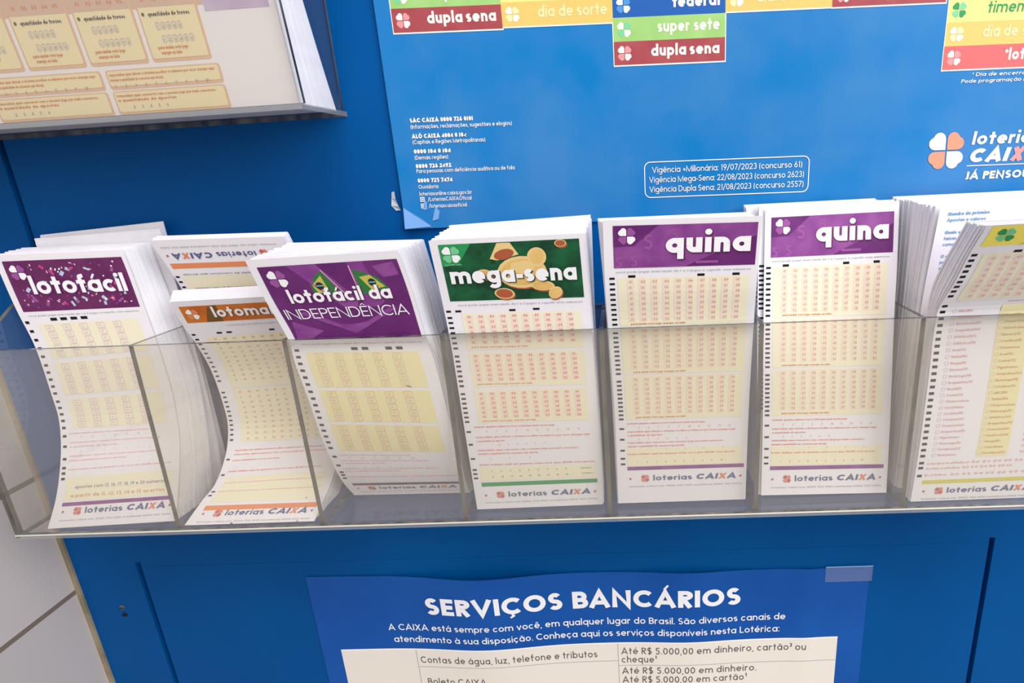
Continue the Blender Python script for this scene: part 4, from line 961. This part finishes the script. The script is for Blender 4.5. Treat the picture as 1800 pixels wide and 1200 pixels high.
for i, (s, x, wd) in enumerate((('Vigência +Milionária: 19/07/2023 (concurso 61)', 296, 95), ('Vigência Mega-Sena: 22/08/2023 (concurso 2623)', 294, 98.4), ('Vigência Dupla Sena: 21/08/2023 (concurso 2557)', 294, 98.4))):
    p.text(s, x, -84.6 + 6.0 * i, 5.0, 'ivory_ink', .085, 2, width=wd, seg=3)
p.clover(480.8, -91.0, 10.6, 'ivory_ink', 'peach_ink', 2, gap=.05, slant=-.04)
p.text('loterias', 496.4, -94.0, 10.2, 'ivory_ink', .15, 2, width=42, slant=.1)
p.text('CAIXA', 495.6, -83.4, 11.4, 'ivory_ink', .21, 2, width=45, slant=.2, special={3: 'cell_rose_ink'})
p.rect(495, -81.6, 548, -81.1, 'ivory_ink', 2)
p.text('JÁ PENSOU?', 494.6, -73.0, 6.6, 'ivory_ink', .17, 2, width=44, slant=.06)
p.text('* Dia de encerramento', 491.0, -133.6, 2.8, 'ivory_ink', .1, 2, width=46, seg=2, slant=.15)
p.text('Pode programação nas casas', 485.0, -130.0, 2.8, 'ivory_ink', .1, 2, width=56, seg=2, slant=.15)
tag(mb.build('poster', smooth=True), 'large bright blue poster with coloured calendar cells, hung above the pockets', 'poster')

# tape at its lower left corner, glare painted in pale blue, and a torn scrap beside it
mb = MB()
tp = lambda x, z: (x / 1000, poster_y(x, z) - .00035, z / 1000)
mb.face([tp(134.0, 55.6), tp(151.0, 56.4), tp(146, 61.0), tp(139.0, 66.0), tp(134.2, 69.0)], 'tape')
mb.face([tp(152, 60), tp(156, 61), tp(157.5, 66), tp(155, 69), tp(153.5, 65)], 'tape')
mb.face([tp(147, 67), tp(149.5, 67.5), tp(149.8, 72), tp(148.5, 73.5)], 'tape')
tag(mb.build('tape'), 'creased shiny tape over the lower left corner of the calendar poster', 'tape')
mb = MB()
mb.grid([[(.1272, -.0006, .0790), (.1296, -.0022, .0795)], [(.1266, -.0006, .0752), (.1300, -.0030, .0750)], [(.1258, -.0006, .0705), (.1312, -.0024, .0700)], [(.1284, -.0006, .0672), (.1318, -.0012, .0676)]], 'torn_white')
tag(mb.build('paper_scrap'), 'tiny torn white scrap stuck beside the left edge of the calendar poster', 'scrap')

# ------------------------------------------------------------------ lower notice with the services table
def notice_y(x, z):
    d = max(0.0, min(1.0, (z + 420) / 200.0))
    b = 7.6 * math.exp(-((x - 152) / 46.0) ** 2) + 3.4 * math.exp(-((x - 318) / 34.0) ** 2) + 1.0 * math.exp(-((x - 412) / 10.0) ** 2)
    return -(0.0009 + b * d / 1000)
NX0, NX1, NZ0, NZ1 = 13.6, 460.4, -520.0, -216.4
mb = MB()
nx, nz = 200, 30
def ntop(x): return -213.4 - (x - 13.6) * .0135 if x < 426 else -218.4
mb.grid([[((NX0 + (NX1 - NX0) * i / nx) / 1000, notice_y(NX0 + (NX1 - NX0) * i / nx, NZ0 + (ntop(NX0 + (NX1 - NX0) * i / nx) - NZ0) * j / nz), (NZ0 + (ntop(NX0 + (NX1 - NX0) * i / nx) - NZ0) * j / nz) / 1000) for i in range(nx + 1)] for j in range(nz + 1)], 'notice_blue')
p = Print(mb, lambda x, y, l: Vector((x / 1000, notice_y(x, -y) - l - .0001, -y / 1000)), maxlen=2.5)
p.text('SERVIÇOS BANCÁRIOS', 107.4, 251.2, 22.6, 'notice_blue', .17, 1.5, width=252.6, gap=.075)
p.text('SERVIÇOS BANCÁRIOS', 106.6, 250.2, 22.6, 'white_ink', .17, 2, width=252.6, gap=.075)
p.text('A CAIXA está sempre com você, em qualquer lugar do Brasil. São diversos canais de', 72.6, 266.6, 8.6, 'white_ink', .105, 2, width=323.4, seg=4)
p.text('atendimento à sua disposição. Conheça aqui os serviços disponíveis nesta Lotérica:', 75.6, 278.6, 8.6, 'white_ink', .105, 2, width=316, seg=4)
for i in range(24):
    x0 = 29.5 + 410 * i / 24; x1 = 29.5 + 410 * (i + 1) / 24
    p.rect(x0, 286.6, x1, 515, 'table_cream', 1)
p.rect(29.5, 285.4, 439.6, 286.6, 'white_ink', 1)
for x in (92, 259): p.rect(x, 286.6, x + .5, 515, 'grey_ink', 1.5)
for (a, b, y) in ((92, 259, 304), (259, 439.6, 309), (92, 259, 345), (92, 439.6, 372), (92, 439.6, 400)): p.rect(a, y, b, y + .5, 'grey_ink', 1.5)
T = lambda s, x, y, w_: p.text(s, x, y, 9.2, 'table_text_ink', .1, 2, width=w_, seg=4, gap=.13)
T('Contas de água, luz, telefone e tributos', 95, 300.0, 147); T('Boleto CAIXA', 98, 323, 50)
T('Até R$ 5.000,00 em dinheiro, cartão³ ou', 262, 297.6, 152); T('cheque¹', 262, 306.2, 29)
T('Até R$ 5.000,00 em dinheiro.', 262, 318.0, 112); T('Até R$ 5.000,00 em cartão¹', 262, 327.4, 104); T('Até R$ 1.000,00 em cheque', 262, 337.0, 104)
tag(mb.build('notice', smooth=True), 'blue and white banking services notice with a table, taped below the rack', 'notice')
mb = MB()
tn = lambda x, z: (x / 1000, notice_y(x, z) - .0006, z / 1000)
mb.grid([[tn(425.6 + 36.8 * i / 12, z) for i in range(13)] for z in (-231.6, -224.5, -217.6)], 'clear_tape')
mb.grid([[tuple(Vector(tn(425.6 + 36.8 * i / 12, z)) - Vector((0, .00015, 0))) for i in range(13)] for z in (-218.0, -217.2)], 'tape_edge')
tag(mb.build('tape'), 'strip of clear tape across the upper right corner of the services notice', 'tape')
